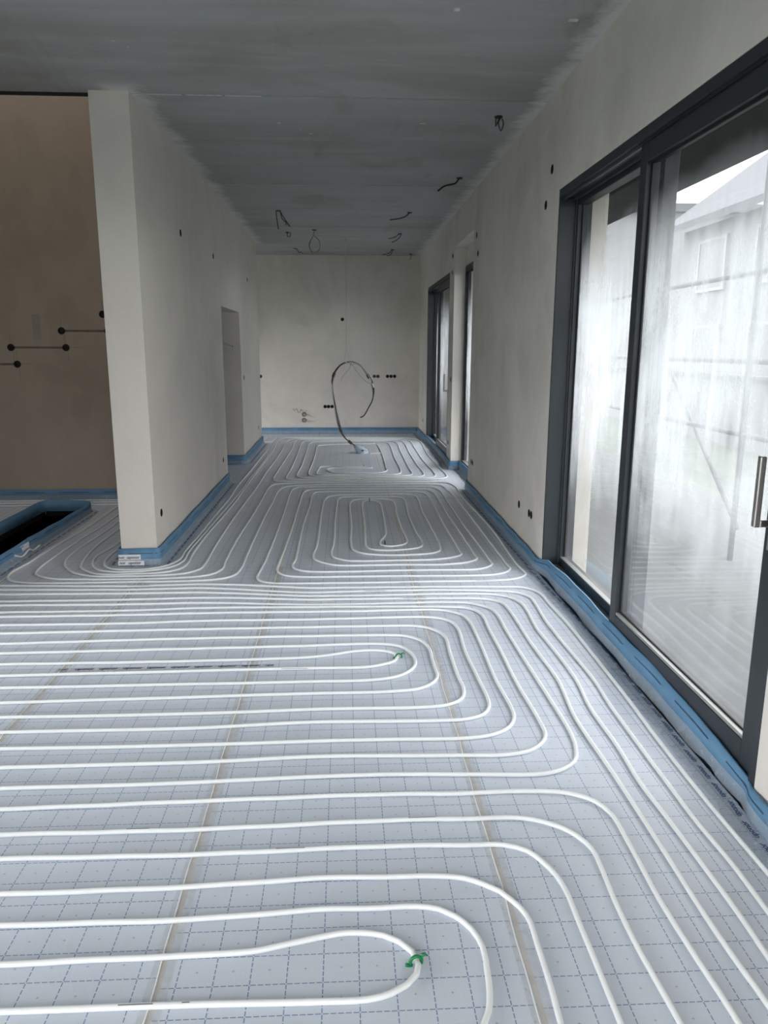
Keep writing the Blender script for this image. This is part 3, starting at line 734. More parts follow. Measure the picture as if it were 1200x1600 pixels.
scaf = thing('scaffold_frame', 'grey scaffold tubes standing on the terrace behind fogged glass', 'scaffold', (3.3, 8, -0.08))
for yy in (6.1, 8.6, 11.1):
    bm = bmesh.new(); tube(bm, [(3.3, yy, -0.08), (3.3, yy, 4.6)], 0.024, 10); obj('upright', bm, M_POLE, scaf, True)
for zz in (1.0, 1.6, 2.3):
    bm = bmesh.new(); tube(bm, [(3.3, 5.6, zz), (3.3, 11.5, zz)], 0.022, 10); obj('rail', bm, M_POLE, scaf, True)
bm = bmesh.new(); tube(bm, [(3.34, 6.1, 0.2), (3.34, 8.6, 2.2)], 0.02, 10); obj('brace', bm, M_POLE, scaf, True)
PIPE_RUNS = {
 'G0': [(-3.9,1.845),(-3,1.845),(-0.976,1.845),(-0.625,1.85),(-0.491,1.851),(-0.357,1.853),(-0.267,1.861),(-0.201,1.876),(-0.086,1.901),(-0.03,1.912),(0.031,1.914),(0.102,1.901),(0.147,1.874),(0.181,1.834),(0.193,1.788),(0.185,1.755),(0.154,1.72),(0.109,1.695),(0.048,1.68),(-0.079,1.679),(-0.414,1.684),(-0.909,1.689),(-3,1.689),(-3.9,1.689)],
 'G1': [(-3.9,1.994),(-3,1.994),(-1.041,1.994),(-0.474,1.992),(-0.089,2.014),(0.058,2.012),(0.207,2.013),(0.278,1.996),(0.323,1.964),(0.364,1.911),(0.385,1.841),(0.383,1.761),(0.376,1.686),(0.362,1.627),(0.343,1.59),(0.223,1.4),(0.1,1.37),(-1,1.37),(-3.9,1.37)],
 'G2': [(-3.9,2.129),(-3,2.129),(-1.1,2.129),(-0.502,2.135),(-0.094,2.155),(0.115,2.151),(0.272,2.146),(0.375,2.132),(0.433,2.102),(0.478,2.068),(0.509,2.023),(0.539,1.959),(0.543,1.821),(0.543,1.684),(0.539,1.58),(0.539,0.98),(0.539,-1.2)],
 'G3': [(-3.9,2.301),(-3,2.301),(-1.175,2.301),(-0.533,2.293),(0.123,2.306),(0.401,2.299),(0.539,2.293),(0.616,2.255),(0.655,2.194),(0.681,2.129),(0.692,2.057),(0.692,1.925),(0.692,1.775),(0.691,1.573),(0.691,0.973),(0.691,-1.2)],
 'G4': [(-3.9,2.434),(-3,2.434),(-1.233,2.434),(-0.56,2.431),(0.13,2.451),(0.424,2.448),(0.63,2.442),(0.713,2.415),(0.763,2.383),(0.807,2.333),(0.839,2.255),(0.84,2.178),(0.832,2.013),(0.831,1.851),(0.838,1.706),(0.845,1.565),(0.845,0.965),(0.845,-1.2)],
 'G5': [(-3.9,2.589),(-3,2.589),(-1.3,2.589),(-0.594,2.605),(0.139,2.617),(0.387,2.609),(0.701,2.612),(0.825,2.601),(0.892,2.572),(0.941,2.532),(0.976,2.453),(0.979,2.3),(0.972,2.007),(0.98,1.8),(0.994,1.558),(0.994,0.958),(0.994,-1.2)],
 'U0': [(-3.9,3.939),(-3,3.939),(-1.888,3.939),(-1.062,3.935),(-0.222,3.959),(-0.079,3.989),(0.029,4.03),(0.124,4.044),(0.212,4.031),(0.268,3.991),(0.282,3.936),(0.261,3.884),(0.202,3.844),(0.117,3.813),(-0.215,3.812),(-1.029,3.8),(-1.822,3.788),(-3,3.788),(-3.9,3.788)],
 'U1': [(-3.9,4.092),(-3,4.092),(-1.954,4.092),(-1.104,4.109),(-0.23,4.126),(0.105,4.141),(0.217,4.132),(0.311,4.092),(0.357,4.015),(0.378,3.923),(0.373,3.836),(0.335,3.754),(0.261,3.684),(0.125,3.647),(-0.207,3.643),(-0.99,3.641),(-1.757,3.639),(-3,3.639),(-3.9,3.639)],
 'U2': [(-3.9,4.236),(-3,4.236),(-2.017,4.236),(-1.142,4.266),(-0.237,4.276),(0.262,4.269),(0.361,4.249),(0.432,4.185),(0.472,4.066),(0.475,3.901),(0.479,3.747),(0.478,3.682),(0.448,3.606),(0.368,3.534),(0.21,3.509),(-0.136,3.506),(-0.953,3.488),(-1.685,3.473),(-3,3.473),(-3.9,3.473)],
 'U3': [(-3.9,4.401),(-3,4.401),(-2.089,4.401),(-1.179,4.418),(-0.244,4.425),(0.232,4.426),(0.431,4.417),(0.503,4.381),(0.558,4.314),(0.589,4.219),(0.584,4.014),(0.584,3.694),(0.591,3.517),(0.562,3.411),(0.487,3.353),(0.354,3.332),(-0.131,3.335),(-0.733,3.317),(-1.619,3.321),(-3,3.321),(-3.9,3.321)],
 'U4': [(-3.9,4.544),(-3,4.544),(-2.151,4.544),(-1.368,4.542),(-0.896,4.567),(-0.251,4.561),(0.239,4.574),(0.495,4.575),(0.595,4.547),(0.657,4.486),(0.685,4.373),(0.675,4.01),(0.684,3.657),(0.692,3.391),(0.681,3.317),(0.643,3.247),(0.557,3.204),(0.392,3.196),(-0.127,3.208),(-0.705,3.178),(-1.557,3.179),(-3,3.179),(-3.9,3.179)],
 'U5': [(-3.9,4.695),(-3,4.695),(-2.217,4.695),(-1.41,4.695),(-0.922,4.71),(-0.257,4.705),(0.078,4.702),(0.614,4.703),(0.689,4.663),(0.748,4.605),(0.774,4.504),(0.783,4.139),(0.775,3.622),(0.787,3.292),(0.778,3.209),(0.735,3.12),(0.655,3.059),(0.544,3.033),(0.16,3.034),(-0.121,3.036),(-0.676,3.026),(-1.493,3.032),(-3,3.032),(-3.9,3.032)],
 'U6': [(-3.9,4.781),(-3,4.781),(-2.254,4.781),(-1.434,4.781),(-0.94,4.81),(-0.262,4.796),(0.079,4.79),(0.677,4.757),(0.79,4.74),(0.843,4.693),(0.876,4.594),(0.875,4.343),(0.88,3.982),(0.877,3.578),(0.889,3.179),(0.883,3.043),(0.852,2.977),(0.788,2.915),(0.684,2.883),(0.425,2.89),(-0.117,2.905),(-0.648,2.885),(-1.428,2.882),(-3,2.882),(-3.9,2.882)],
 'U7': [(-3.9,4.921),(-3,4.921),(-2.315,4.921),(-1.468,4.905),(-0.958,4.914),(-0.264,4.844),(0.08,4.842),(0.69,4.854),(0.823,4.835),(0.901,4.78),(0.957,4.713),(0.978,4.601),(0.976,4.317),(0.983,3.968),(0.998,3.454),(1.001,3.049),(0.981,2.906),(0.948,2.82),(0.884,2.764),(0.796,2.732),(0.535,2.737),(0.146,2.756),(-0.112,2.754),(-0.619,2.734),(-1.36,2.727),(-3,2.727),(-3.9,2.727)],
 'F1': [(-3.9,5.001),(-3,5.001),(-2.35,5.001),(-1.495,5.004),(-0.978,5.022),(-0.623,4.993),(-0.269,4.95),(0.082,4.948),(0.701,4.935),(0.878,4.927),(0.992,4.895),(1.052,4.838),(1.073,4.734),(1.079,4.49),(1.078,4.146),(1.084,3.973),(1.099,3.607),(1.067,3.19),(1.077,2.723),(1.081,2.413),(1.084,2.17),(1.085,1.941),(1.091,1.76),(1.1,1.61),(1.1,1.01),(1.1,-1.2)],
 'F2': [(-3.9,5.154),(-3,5.154),(-2.417,5.154),(-1.532,5.138),(-0.998,5.135),(-0.633,5.083),(-0.273,5.028),(0.083,5.021),(0.714,5.031),(0.953,5.021),(1.04,5.003),(1.131,4.943),(1.182,4.833),(1.19,4.678),(1.174,4.329),(1.185,4.072),(1.193,3.602),(1.168,3.294),(1.173,2.934),(1.162,2.639),(1.172,2.428),(1.182,2.168),(1.189,1.949),(1.188,1.767),(1.188,1.167),(1.188,-1.2)],
 'F3': [(-3.9,5.256),(-3,5.256),(-2.461,5.256),(-1.556,5.224),(-1.016,5.237),(-0.643,5.17),(-0.277,5.103),(0.085,5.116),(0.726,5.117),(1.028,5.082),(1.145,5.07),(1.226,5.023),(1.274,4.937),(1.277,4.789),(1.264,4.505),(1.268,4.209),(1.286,3.598),(1.272,3.323),(1.27,2.892),(1.271,2.602),(1.272,2.385),(1.284,2.173),(1.283,1.936),(1.283,1.336),(1.283,-1.2)],
 'F4': [(-3.9,5.354),(-3,5.354),(-2.504,5.354),(-1.578,5.307),(-1.032,5.328),(-0.656,5.282),(-0.282,5.21),(0.087,5.204),(0.735,5.191),(1.13,5.174),(1.258,5.161),(1.329,5.106),(1.367,5.017),(1.373,4.772),(1.387,4.442),(1.387,3.594),(1.381,3.318),(1.37,2.997),(1.368,2.675),(1.371,2.439),(1.376,2.263),(1.38,2.108),(1.38,1.508),(1.38,-1.2)],
 'w1': [(-1.935,7.75),(-1.935,7.074),(-1.945,6.398),(-1.96,6.192),(-1.947,5.978),(-1.918,5.866),(-1.871,5.792),(-1.795,5.736),(-1.693,5.723),(-1.587,5.728),(-1.506,5.759),(-1.414,5.835),(-1.356,6.01),(-1.362,6.269),(-1.348,6.831),(-1.343,7.648),(-1.329,8.525),(-1.35,9.48),(-1.334,10.329),(-1.328,11.54),(-1.32,13.061)],
 'w2': [(-1.999,7.9),(-1.999,7.261),(-2.009,6.622),(-2.031,6.36),(-2.064,6.156),(-2.032,5.926),(-1.992,5.833),(-1.952,5.769),(-1.883,5.706),(-1.775,5.667),(-1.679,5.671),(-1.561,5.683),(-1.45,5.73),(-1.368,5.806),(-1.315,5.96),(-1.329,6.226),(-1.315,6.781),(-1.297,7.527),(-1.269,8.56),(-1.258,9.208),(-1.265,9.909),(-1.241,11.273),(-1.261,13.146)],
 'far': [(-2.158,8.02),(-2.158,7.418),(-2.168,6.816),(-2.173,6.539),(-2.154,6.24),(-2.128,6.004),(-2.106,5.892),(-2.065,5.783),(-1.983,5.684),(-1.893,5.613),(-1.755,5.599),(-1.663,5.611),(-1.427,5.635),(-1.302,5.733),(-1.265,5.893),(-1.28,6.123),(-1.283,6.732),(-1.255,7.585),(-1.234,8.521),(-1.235,9.207),(-1.236,9.809),(-1.22,11.536),(-1.225,13.232),(-1.225,14.175),(-1.135,14.566),(-0.856,14.622),(0.257,14.569),(1.121,14.501),(1.297,14.389),(1.38,14.098),(1.341,12.167),(1.362,10.808),(1.37,10.019),(1.313,9.851),(1.186,9.79),(0.169,9.728),(-0.827,9.696),(-0.915,9.748),(-0.947,9.873),(-0.945,10.595),(-0.923,11.873),(-0.912,13.223),(-0.917,14.016),(-0.861,14.276),(-0.597,14.32),(0.252,14.274),(0.881,14.214),(0.998,14.15),(1.064,13.907),(1.061,12.331),(1.062,11.194),(1.074,10.189),(1.03,10.016),(0.905,9.973),(0.173,9.969),(-0.552,9.959),(-0.633,10.039),(-0.658,10.171),(-0.637,11.062),(-0.645,12.787),(-0.639,13.623),(-0.579,13.859),(-0.37,13.951),(0.247,13.991),(0.662,13.959),(0.751,13.839),(0.792,13.533),(0.779,11.889),(0.769,10.364),(0.724,10.223),(0.615,10.179),(0.177,10.189),(-0.32,10.185),(-0.387,10.241),(-0.396,10.351),(-0.383,10.65),(-0.35,10.898),(-0.23,10.961),(0.097,10.877),(0.302,10.882),(0.393,10.824),(0.363,10.759),(0.206,10.752),(-0.194,10.766),(-0.256,10.645),(-0.23,10.478),(-0.113,10.374),(0.357,10.329),(0.511,10.374),(0.581,10.512),(0.589,10.835),(0.603,12.041),(0.584,13.265),(0.554,13.634),(0.436,13.581),(0.077,13.555),(-0.447,13.387),(-0.486,13.209),(-0.483,12.077),(-0.496,11.057),(-0.504,10.3),(-0.475,10.149),(-0.386,10.093),(0.175,10.078),(0.782,10.066),(0.883,10.126),(0.923,10.276),(0.919,10.763),(0.925,12.493),(0.918,13.863),(0.823,14.054),(0.609,14.1),(-0.111,14.122),(-0.588,14.086),(-0.728,14.021),(-0.782,13.722),(-0.776,12.628),(-0.773,10.704),(-0.788,9.993),(-0.765,9.861),(-0.671,9.828),(0.171,9.847),(1.025,9.877),(1.157,9.913),(1.217,10.051),(1.199,11.591),(1.206,12.982),(1.195,14.053),(1.082,14.312),(0.254,14.409),(-0.725,14.47),(-0.942,14.424),(-1.046,14.17),(-1.072,13.874),(-1.065,12.246),(-1.097,10.321),(-1.1,8.99),(-1.116,8.442),(-1.133,7.462),(-1.137,6.541),(-1.126,5.85),(-1.141,5.717),(-1.238,5.61),(-1.411,5.567),(-1.646,5.553),(-1.884,5.555),(-1.982,5.592),(-2.082,5.663),(-2.168,5.77),(-2.238,5.898),(-2.276,6.049),(-2.29,6.206),(-2.289,6.456),(-2.281,6.633),(-2.265,6.869),(-2.255,7.444),(-2.255,8.08)],
 'mid': [(-2.354,8.1),(-2.354,7.587),(-2.364,7.074),(-2.382,6.874),(-2.39,6.593),(-2.398,6.333),(-2.401,6.054),(-2.401,5.868),(-2.384,5.71),(-2.362,5.641),(-2.297,5.573),(-2.224,5.529),(-2.149,5.502),(-2.004,5.487),(-1.625,5.474),(-1.216,5.502),(-1.037,5.568),(-0.971,5.701),(-0.975,5.955),(-0.98,6.626),(-0.961,7.513),(-0.951,8.255),(-0.951,9.111),(-0.933,9.329),(-0.889,9.463),(-0.773,9.528),(-0.327,9.582),(0.497,9.585),(1.201,9.564),(1.309,9.499),(1.371,9.243),(1.357,8.574),(1.396,6.973),(1.375,6.175),(1.366,5.744),(1.376,5.566),(1.374,5.481),(1.33,5.408),(1.24,5.355),(1.041,5.324),(0.658,5.325),(0.372,5.32),(-0.062,5.317),(-0.55,5.338),(-0.63,5.389),(-0.669,5.486),(-0.671,5.586),(-0.66,5.758),(-0.65,6.177),(-0.645,6.851),(-0.648,7.807),(-0.652,8.315),(-0.654,8.973),(-0.628,9.163),(-0.555,9.261),(-0.158,9.282),(0.48,9.258),(1.038,9.219),(1.12,9.098),(1.151,8.843),(1.153,8.505),(1.151,7.312),(1.17,6.142),(1.171,5.884),(1.168,5.76),(1.117,5.683),(1.015,5.623),(0.793,5.621),(0.393,5.619),(0.03,5.607),(-0.301,5.621),(-0.395,5.694),(-0.424,5.802),(-0.412,5.97),(-0.414,6.556),(-0.415,7.207),(-0.391,8.234),(-0.392,8.68),(-0.373,8.859),(-0.322,8.935),(0.001,8.948),(0.463,8.931),(0.864,8.903),(0.945,8.789),(0.966,8.531),(0.966,7.378),(0.967,6.171),(0.963,6.059),(0.873,5.973),(0.729,5.921),(0.412,5.904),(0.032,5.905),(-0.025,5.934),(-0.099,6.014),(-0.12,6.135),(-0.106,6.543),(-0.106,7.479),(-0.093,8.258),(-0.081,8.496),(-0.03,8.597),(0.297,8.603),(0.595,8.592),(0.657,8.517),(0.671,8.228),(0.652,7.661),(0.662,6.899),(0.679,6.465),(0.647,6.323),(0.546,6.252),(0.324,6.219),(0.216,6.266),(0.175,6.364),(0.173,6.486),(0.185,7.183),(0.181,7.937),(0.184,8.211),(0.217,8.361),(0.284,8.414),(0.347,8.364),(0.385,8.239),(0.391,7.929),(0.381,7.094),(0.367,6.761),(0.308,6.526),(0.317,6.402),(0.365,6.36),(0.426,6.36),(0.516,6.427),(0.549,6.551),(0.537,7.008),(0.535,7.666),(0.545,8.162),(0.524,8.401),(0.44,8.472),(0.183,8.474),(0.094,8.407),(0.053,8.252),(0.047,7.943),(0.054,7.188),(0.047,6.447),(0.073,6.23),(0.157,6.123),(0.316,6.072),(0.531,6.071),(0.696,6.1),(0.785,6.168),(0.816,6.283),(0.824,7.103),(0.815,7.814),(0.829,8.498),(0.804,8.674),(0.72,8.749),(0.303,8.757),(-0.12,8.701),(-0.193,8.634),(-0.237,8.445),(-0.248,8.193),(-0.252,7.201),(-0.254,6.371),(-0.271,6.101),(-0.253,5.963),(-0.19,5.866),(-0.086,5.788),(0.031,5.772),(0.404,5.778),(0.814,5.775),(0.989,5.834),(1.073,5.926),(1.077,6.044),(1.074,6.806),(1.062,7.614),(1.062,8.49),(1.046,8.867),(0.979,9.038),(0.786,9.08),(0.158,9.103),(-0.39,9.089),(-0.465,9.029),(-0.502,8.864),(-0.512,8.238),(-0.515,7.211),(-0.523,6.339),(-0.538,5.862),(-0.539,5.7),(-0.516,5.596),(-0.451,5.516),(-0.343,5.482),(0.029,5.473),(0.383,5.474),(0.87,5.459),(1.118,5.475),(1.23,5.538),(1.281,5.622),(1.286,5.803),(1.285,6.395),(1.284,7.336),(1.271,8.501),(1.243,9.007),(1.19,9.34),(1.057,9.391),(0.488,9.417),(-0.322,9.415),(-0.656,9.354),(-0.746,9.277),(-0.801,9.084),(-0.817,8.25),(-0.824,7.689),(-0.829,6.909),(-0.823,6.104),(-0.824,5.712),(-0.858,5.535),(-0.96,5.45),(-1.234,5.41),(-1.606,5.407),(-1.974,5.4),(-2.298,5.406),(-2.401,5.434),(-2.478,5.476),(-2.529,5.542),(-2.559,5.633),(-2.566,5.718),(-2.553,5.839),(-2.542,5.947),(-2.534,6.216),(-2.524,6.444),(-2.51,6.712),(-2.486,6.977),(-2.476,7.538),(-2.476,8.16)],
}
# ------------------------------------------------------------------ heating pipes (floor coordinates in metres)
PR, PZ = 0.0089, 0.0091
def run_pts(key):
    out = []
    seq = spline([Vector((x, y, 0)) for x, y in PIPE_RUNS[key]], 0.03)
    for i, p in enumerate(seq):
        out.append(Vector((p.x + 0.0012 * math.sin(p.y * 11 + i * 0.21), p.y + 0.0012 * math.sin(p.x * 13 + i * 0.17), PZ)))
    return out
def run_mesh(name, key, parent=None):
    bm = bmesh.new()
    tube(bm, run_pts(key), PR, 8)
    return obj(name, bm, M_PIPE, parent, smooth=True)
c1 = thing('heating_circuit', 'white heating pipe loops nearest the viewer, turning towards the bottom edge', 'heating pipe', (0, 1.8, 0), 'underfloor heating circuits')
for k in ('G0', 'G1', 'G2', 'G3', 'G4', 'G5'):
    run_mesh('pipe_run', k, c1)
c2 = thing('heating_circuit', 'white heating pipe loops nested around the green clip in the middle of the room', 'heating pipe', (0, 3.9, 0), 'underfloor heating circuits')
for k in ('U0', 'U1', 'U2', 'U3', 'U4', 'U5', 'U6', 'U7'):
    run_mesh('pipe_run', k, c2)
c3 = thing('heating_circuit', 'four white heating pipes sweeping round along the big sliding door', 'heating pipe', (1.2, 4, 0), 'underfloor heating circuits')
for k in ('F1', 'F2', 'F3', 'F4'):
    run_mesh('pipe_run', k, c3)
tag(run_mesh('heating_pipe', 'mid'), 'long white heating pipe coiled into the oblong spiral mid corridor', 'heating pipe', 'underfloor heating circuits')
tag(run_mesh('heating_pipe', 'far'), 'white heating pipe coiled into the spiral below the hanging cable bundle', 'heating pipe', 'underfloor heating circuits')
tag(run_mesh('heating_pipe', 'w1'), 'white heating pipe hugging the partition corner, closest to the blue strip', 'heating pipe', 'underfloor heating circuits')
tag(run_mesh('heating_pipe', 'w2'), 'white heating pipe second out from the partition corner', 'heating pipe', 'underfloor heating circuits')
PIPE_RUNS['x1'] = [(-3.9, 8.50), (-3.0, 8.52), (-2.2, 8.53), (-1.9, 8.52)]
PIPE_RUNS['x2'] = [(-3.9, 8.36), (-3.0, 8.40), (-2.2, 8.41), (-1.9, 8.40)]
PIPE_RUNS['x3'] = [(-3.9, 8.22), (-3.4, 8.24), (-2.75, 8.27), (-2.2, 8.28), (-1.9, 8.27)]
PIPE_RUNS['x4'] = [(-2.62, 8.02), (-2.58, 7.9), (-2.56, 8.14), (-2.62, 8.02)]
PIPE_RUNS['y1'] = [(-1.66, 13.95), (-1.50, 13.93), (-1.36, 13.95), (-1.33, 14.15), (-1.32, 14.7)]
PIPE_RUNS['y2'] = [(-1.95, 14.0), (-1.66, 14.05), (-1.53, 14.15), (-1.50, 14.7)]
c4 = thing('heating_circuit', 'faint white heating pipes along the foot of the brown stairwell wall', 'heating pipe', (-2.5, 8.4, 0), 'underfloor heating circuits')
for k in ('x1', 'x2', 'x3'):
    run_mesh('pipe_run', k, c4)
c5 = thing('heating_circuit', 'short white pipes leaving through the opening by the back wall', 'heating pipe', (-1.5, 14, 0), 'underfloor heating circuits')
for k in ('y1', 'y2'):
    run_mesh('pipe_run', k, c5)
# factory print along the tops of some pipes
for (x, y, ln) in ((-0.56, 1.6845, 0.09), (-0.43, 1.6845, 0.02), (-0.751, 2.433, 0.08), (0.27, 2.4515, 0.10), (-0.2, 2.30, 0.10), (-0.97, 3.937, 0.14), (-0.282, 3.79, 0.14), (0.47, 4.93, 0.16)):
    obj('pipe_print', boxes((x - ln / 2, x + ln / 2, y - 0.0011, y + 0.0011, 0.0174, 0.0184)), M_INK, c1 if y < 2.8 else c2)
for (x, y, ln) in ((1.05, 5.305, 0.18), (0.46, 5.275, 0.14), (-0.47, 5.325, 0.12), (-1.5, 5.30, 0.16), (0.2, 5.10, 0.14)):
    obj('pipe_print', boxes((x - ln / 2, x + ln / 2, y - 0.0011, y + 0.0011, 0.0174, 0.0184)), M_INK, c3)

# clips pinned over the pipe bends
def clip(label, x, y, ang, mat, s=1.0):
    t = thing('pipe_clip', label, 'clip', (x, y, 0), 'pipe clips')
    c, sn = math.cos(ang), math.sin(ang)
    pts = []
    for i in range(13):
        a = math.radians(-35 + 250 * i / 12)
        u = 0.0145 * math.cos(a) * s
        pts.append(Vector((x + u * c, y + u * sn, 0.0105 + 0.0150 * math.sin(a) * s)))
    pts[0].z = max(pts[0].z, 0.003)
    pts.append(Vector((x - 0.026 * s * c, y - 0.026 * s * sn, 0.006)))
    bm = bmesh.new()
    tube(bm, spline(pts, 0.003), [0.0042 * s] * len(spline(pts, 0.003)), 8)
    obj('clip_arch', bm, mat, t, True)
    bm = bmesh.new()
    e = Vector((x + 0.012 * s * c, y + 0.012 * s * sn, 0.0235 * s))
    tube(bm, [e, e + Vector((0.010 * s * c, 0.010 * s * sn, 0.004)), e + Vector((0.018 * s * c, 0.018 * s * sn, -0.004))], [0.0048 * s, 0.004 * s, 0.0015], 8)
    obj('clip_barb', bm, mat, t, True)
clip('bright green pipe clip on the nearest pipe loop', 0.187, 1.797, math.radians(10), M_GREEN, 1.15)
clip('green pipe clip at the tip of the middle pipe loop', 0.290, 3.944, math.radians(5), M_GREEN, 1.15)
clip('small black pipe clip at the far end of the oblong spiral', 0.270, 8.40, math.radians(90), M_DARKCLIP)
clip('small black pipe clip at the near end of the oblong spiral', 0.345, 6.46, math.radians(90), M_DARKCLIP)
clip('tiny black pipe clip on the inner loop of the far spiral', 0.27, 10.95, math.radians(90), M_DARKCLIP)

# ------------------------------------------------------------------ lettering
def text_mesh(s, size):
    cu = bpy.data.curves.new('lettering', 'FONT')
    cu.body = s
    cu.size = size
    cu.offset = size * 0.02
    cu.resolution_u = 3
    cu.extrude = 0.0002
    o = bpy.data.objects.new('lettering', cu)
    COL.objects.link(o)
    bpy.context.view_layer.update()
    me = bpy.data.meshes.new_from_object(o.evaluated_get(bpy.context.evaluated_depsgraph_get()))
    bpy.data.objects.remove(o)
    me.materials.clear()
    xs = [v.co.x for v in me.vertices]
    return me, min(xs), max(xs)
def fitted(s, width):
    me, a, b = text_mesh(s, 0.03)
    k = width / (b - a)
    for v in me.vertices:
        v.co.x = (v.co.x - a) * k
        v.co.y *= k
    me.materials.append(M_PRINT)
    return me
TXT = fitted('uponor', 0.099)
TXT_NOR = fitted('nor', 0.046)
TXT_UPO = fitted('upo', 0.046)
def lettering(me, parent, loc, rz, rx=0.0):
    o = bpy.data.objects.new('lettering', me)
    COL.objects.link(o)
    o.parent = parent
    o.matrix_parent_inverse = Matrix.Translation(-parent.location)
    o.location = loc
    o.rotation_euler = (rx, 0, rz)
    return o

ftape = thing('printed_tape', 'clear tape with a row of navy uponor lettering between two pipes', 'tape', (-1.0, 3.86, 0))
obj('tape_film', boxes((-1.56, -0.40, 3.835, 3.895, 0.0006, 0.0012)), M_TAPE_C, ftape)
lettering(TXT_NOR, ftape, (-1.548, 3.862, 0.0016), 0.012)
for k in range(8):
    lettering(TXT, ftape, (-1.462 + 0.127 * k, 3.862 + 0.0012 * k, 0.0016), 0.012)
lettering(TXT_UPO, ftape, (-1.462 + 0.127 * 8, 3.872, 0.0016), 0.012)

# ------------------------------------------------------------------ blue edge insulation strips
def resample(path, step=0.06):
    """path of (x, y, ztop); straight segments"""
    out = []
    for (a, b) in zip(path, path[1:]):
        a, b = Vector(a), Vector(b)
        n = max(1, int((b - a).length / step))
        for i in range(n):
            out.append(a.lerp(b, i / n))
    out.append(Vector(path[-1]))
    return out

def edge_strip(label, path, side, flap=0.10, wob=0.004, dash=True, text_rows=None, slit=None, flap_h=0.055, group='blue edge strips'):
    """path runs along the wall; side=+1 when the room lies to the left of the path direction"""
    P = resample(path)
    t = thing('edge_insulation_strip', label, 'edge strip', (P[0].x, P[0].y, 0), group)
    n = len(P)
    nor = []
    for i in range(n):
        d = P[min(i + 1, n - 1)] - P[max(i - 1, 0)]
        d.z = 0
        d.normalize()
        nor.append(Vector((-d.y, d.x, 0)) * side)
    s = 0.0
    S = []
    for i in range(n):
        if i:
            s += (Vector((P[i].x, P[i].y, 0)) - Vector((P[i - 1].x, P[i - 1].y, 0))).length
        S.append(s)
    def w(i, ph=0.0):
        return wob * (math.sin(S[i] * 5.1 + ph) + 0.6 * math.sin(S[i] * 12.7 + 1.3 + ph))
    bm = bmesh.new()
    rows = []
    TH = 0.010
    for i in range(n):
        b = Vector((P[i].x, P[i].y, 0)) + nor[i] * (w(i) + wob)
        zt = P[i].z + w(i, 2.0) * 0.8
        f = nor[i] * TH
        rows.append([bm.verts.new(p) for p in (b + Vector((0, 0, -0.03)), b + Vector((0, 0, zt)) - nor[i] * 0.001, b + f + Vector((0, 0, zt)), b + f * 1.15 + Vector((0, 0, zt * 0.5)), b + f + Vector((0, 0, -0.03)))])
    for i in range(n - 1):
        for k in range(5):
            j = (k + 1) % 5
            bm.faces.new((rows[i][k], rows[i][j], rows[i + 1][j], rows[i + 1][k]))
    bm.faces.new(rows[0])
    bm.faces.new(rows[-1][::-1])
    obj('foam', bm, M_FOAM, t, True)
    def at(sv):
        for i in range(n - 1):
            if S[i + 1] >= sv:
                k = (sv - S[i]) / max(1e-6, S[i + 1] - S[i])
                return P[i].lerp(P[i + 1], k), nor[i], (P[i + 1] - P[i]), w(i) + wob
        return P[-1], nor[-1], P[-1] - P[-2], w(n - 1) + wob
    if dash:
        sv = 0.12
        while sv + 0.36 < S[-1]:
            bm = bmesh.new()
            vr = []
            m_ = 8
            for k in range(m_ + 1):
                p, nn, d_, ww = at(sv + 0.34 * k / m_)
                q = Vector((p.x, p.y, 0)) + nn * (ww + TH * 1.06 + 0.0030)
                vr.append([bm.verts.new(q + Vector((0, 0, p.z * 0.70))), bm.verts.new(q + Vector((0, 0, p.z * 0.70 + 0.006)))])
            for k in range(m_):
                bm.faces.new((vr[k][0], vr[k + 1][0], vr[k + 1][1], vr[k][1]))
            # give the ink a hair of thickness
            obj('printed_line', bm, M_FPRINT, t)
            sv += 0.50
    if flap:
        bm = bmesh.new()
        prev = None
        for i in range(n):
            b = Vector((P[i].x, P[i].y, 0)) + nor[i] * (w(i) + wob + TH * 1.2)
            fl = flap * (1 + 0.12 * math.sin(S[i] * 3.3) + 0.08 * math.sin(S[i] * 9.1))
            sl = slit(P[i].y) if slit else 0.0
            zz = 0.004 + 0.003 * math.sin(S[i] * 17) + 0.002 * math.sin(S[i] * 31)
            g0 = b + nor[i] * fl * 0.30
            if slit:
                sl *= 1.7
                g0 = Vector((min(1.488 + sl, b.x - 0.006), b.y, 0))
                sl = g0.x - 1.486 if b.x > 1.494 else 0.0
            row = [bm.verts.new(p) for p in (b + nor[i] * 0.002 + Vector((0, 0, flap_h)), b + nor[i] * (fl * 0.14) + Vector((0, 0, flap_h * 0.35 + zz)), g0 + Vector((0, 0, 0.003 + zz * 0.6)), g0 + nor[i] * sl + Vector((0, 0, 0.003)), b + nor[i] * fl * 0.7 + Vector((0, 0, 0.0022 + zz * 0.4)), b + nor[i] * fl + Vector((0, 0, 0.0014)))]
            if prev:
                for k in range(5):
                    if k == 2:
                        continue
                    bm.faces.new((prev[0][k], row[k], row[k + 1], prev[0][k + 1]))
            if not slit:
                pass
            prev = (row, sl)
        if not slit:
            bmesh.ops.remove_doubles(bm, verts=bm.verts, dist=0.004)
        obj('foil_flap', bm, M_FILM, t, True)
    if text_rows:
        sv, xoff = text_rows
        k = 0
        while sv < S[-1] - 0.1:
            p, nn, d_, ww = at(sv)
            if abs(d_.x) < 0.3 * abs(d_.y) or abs(d_.y) < 0.3 * abs(d_.x):
                off = xoff(p.y) if callable(xoff) else None
                pos = Vector((off, p.y, 0.0135)) if off is not None else Vector((p.x, p.y, 0.0125)) + nn * xoff
                ang = math.atan2(d_.y, d_.x)
                lettering(TXT, t, pos, ang)
            sv += 0.127
    return t

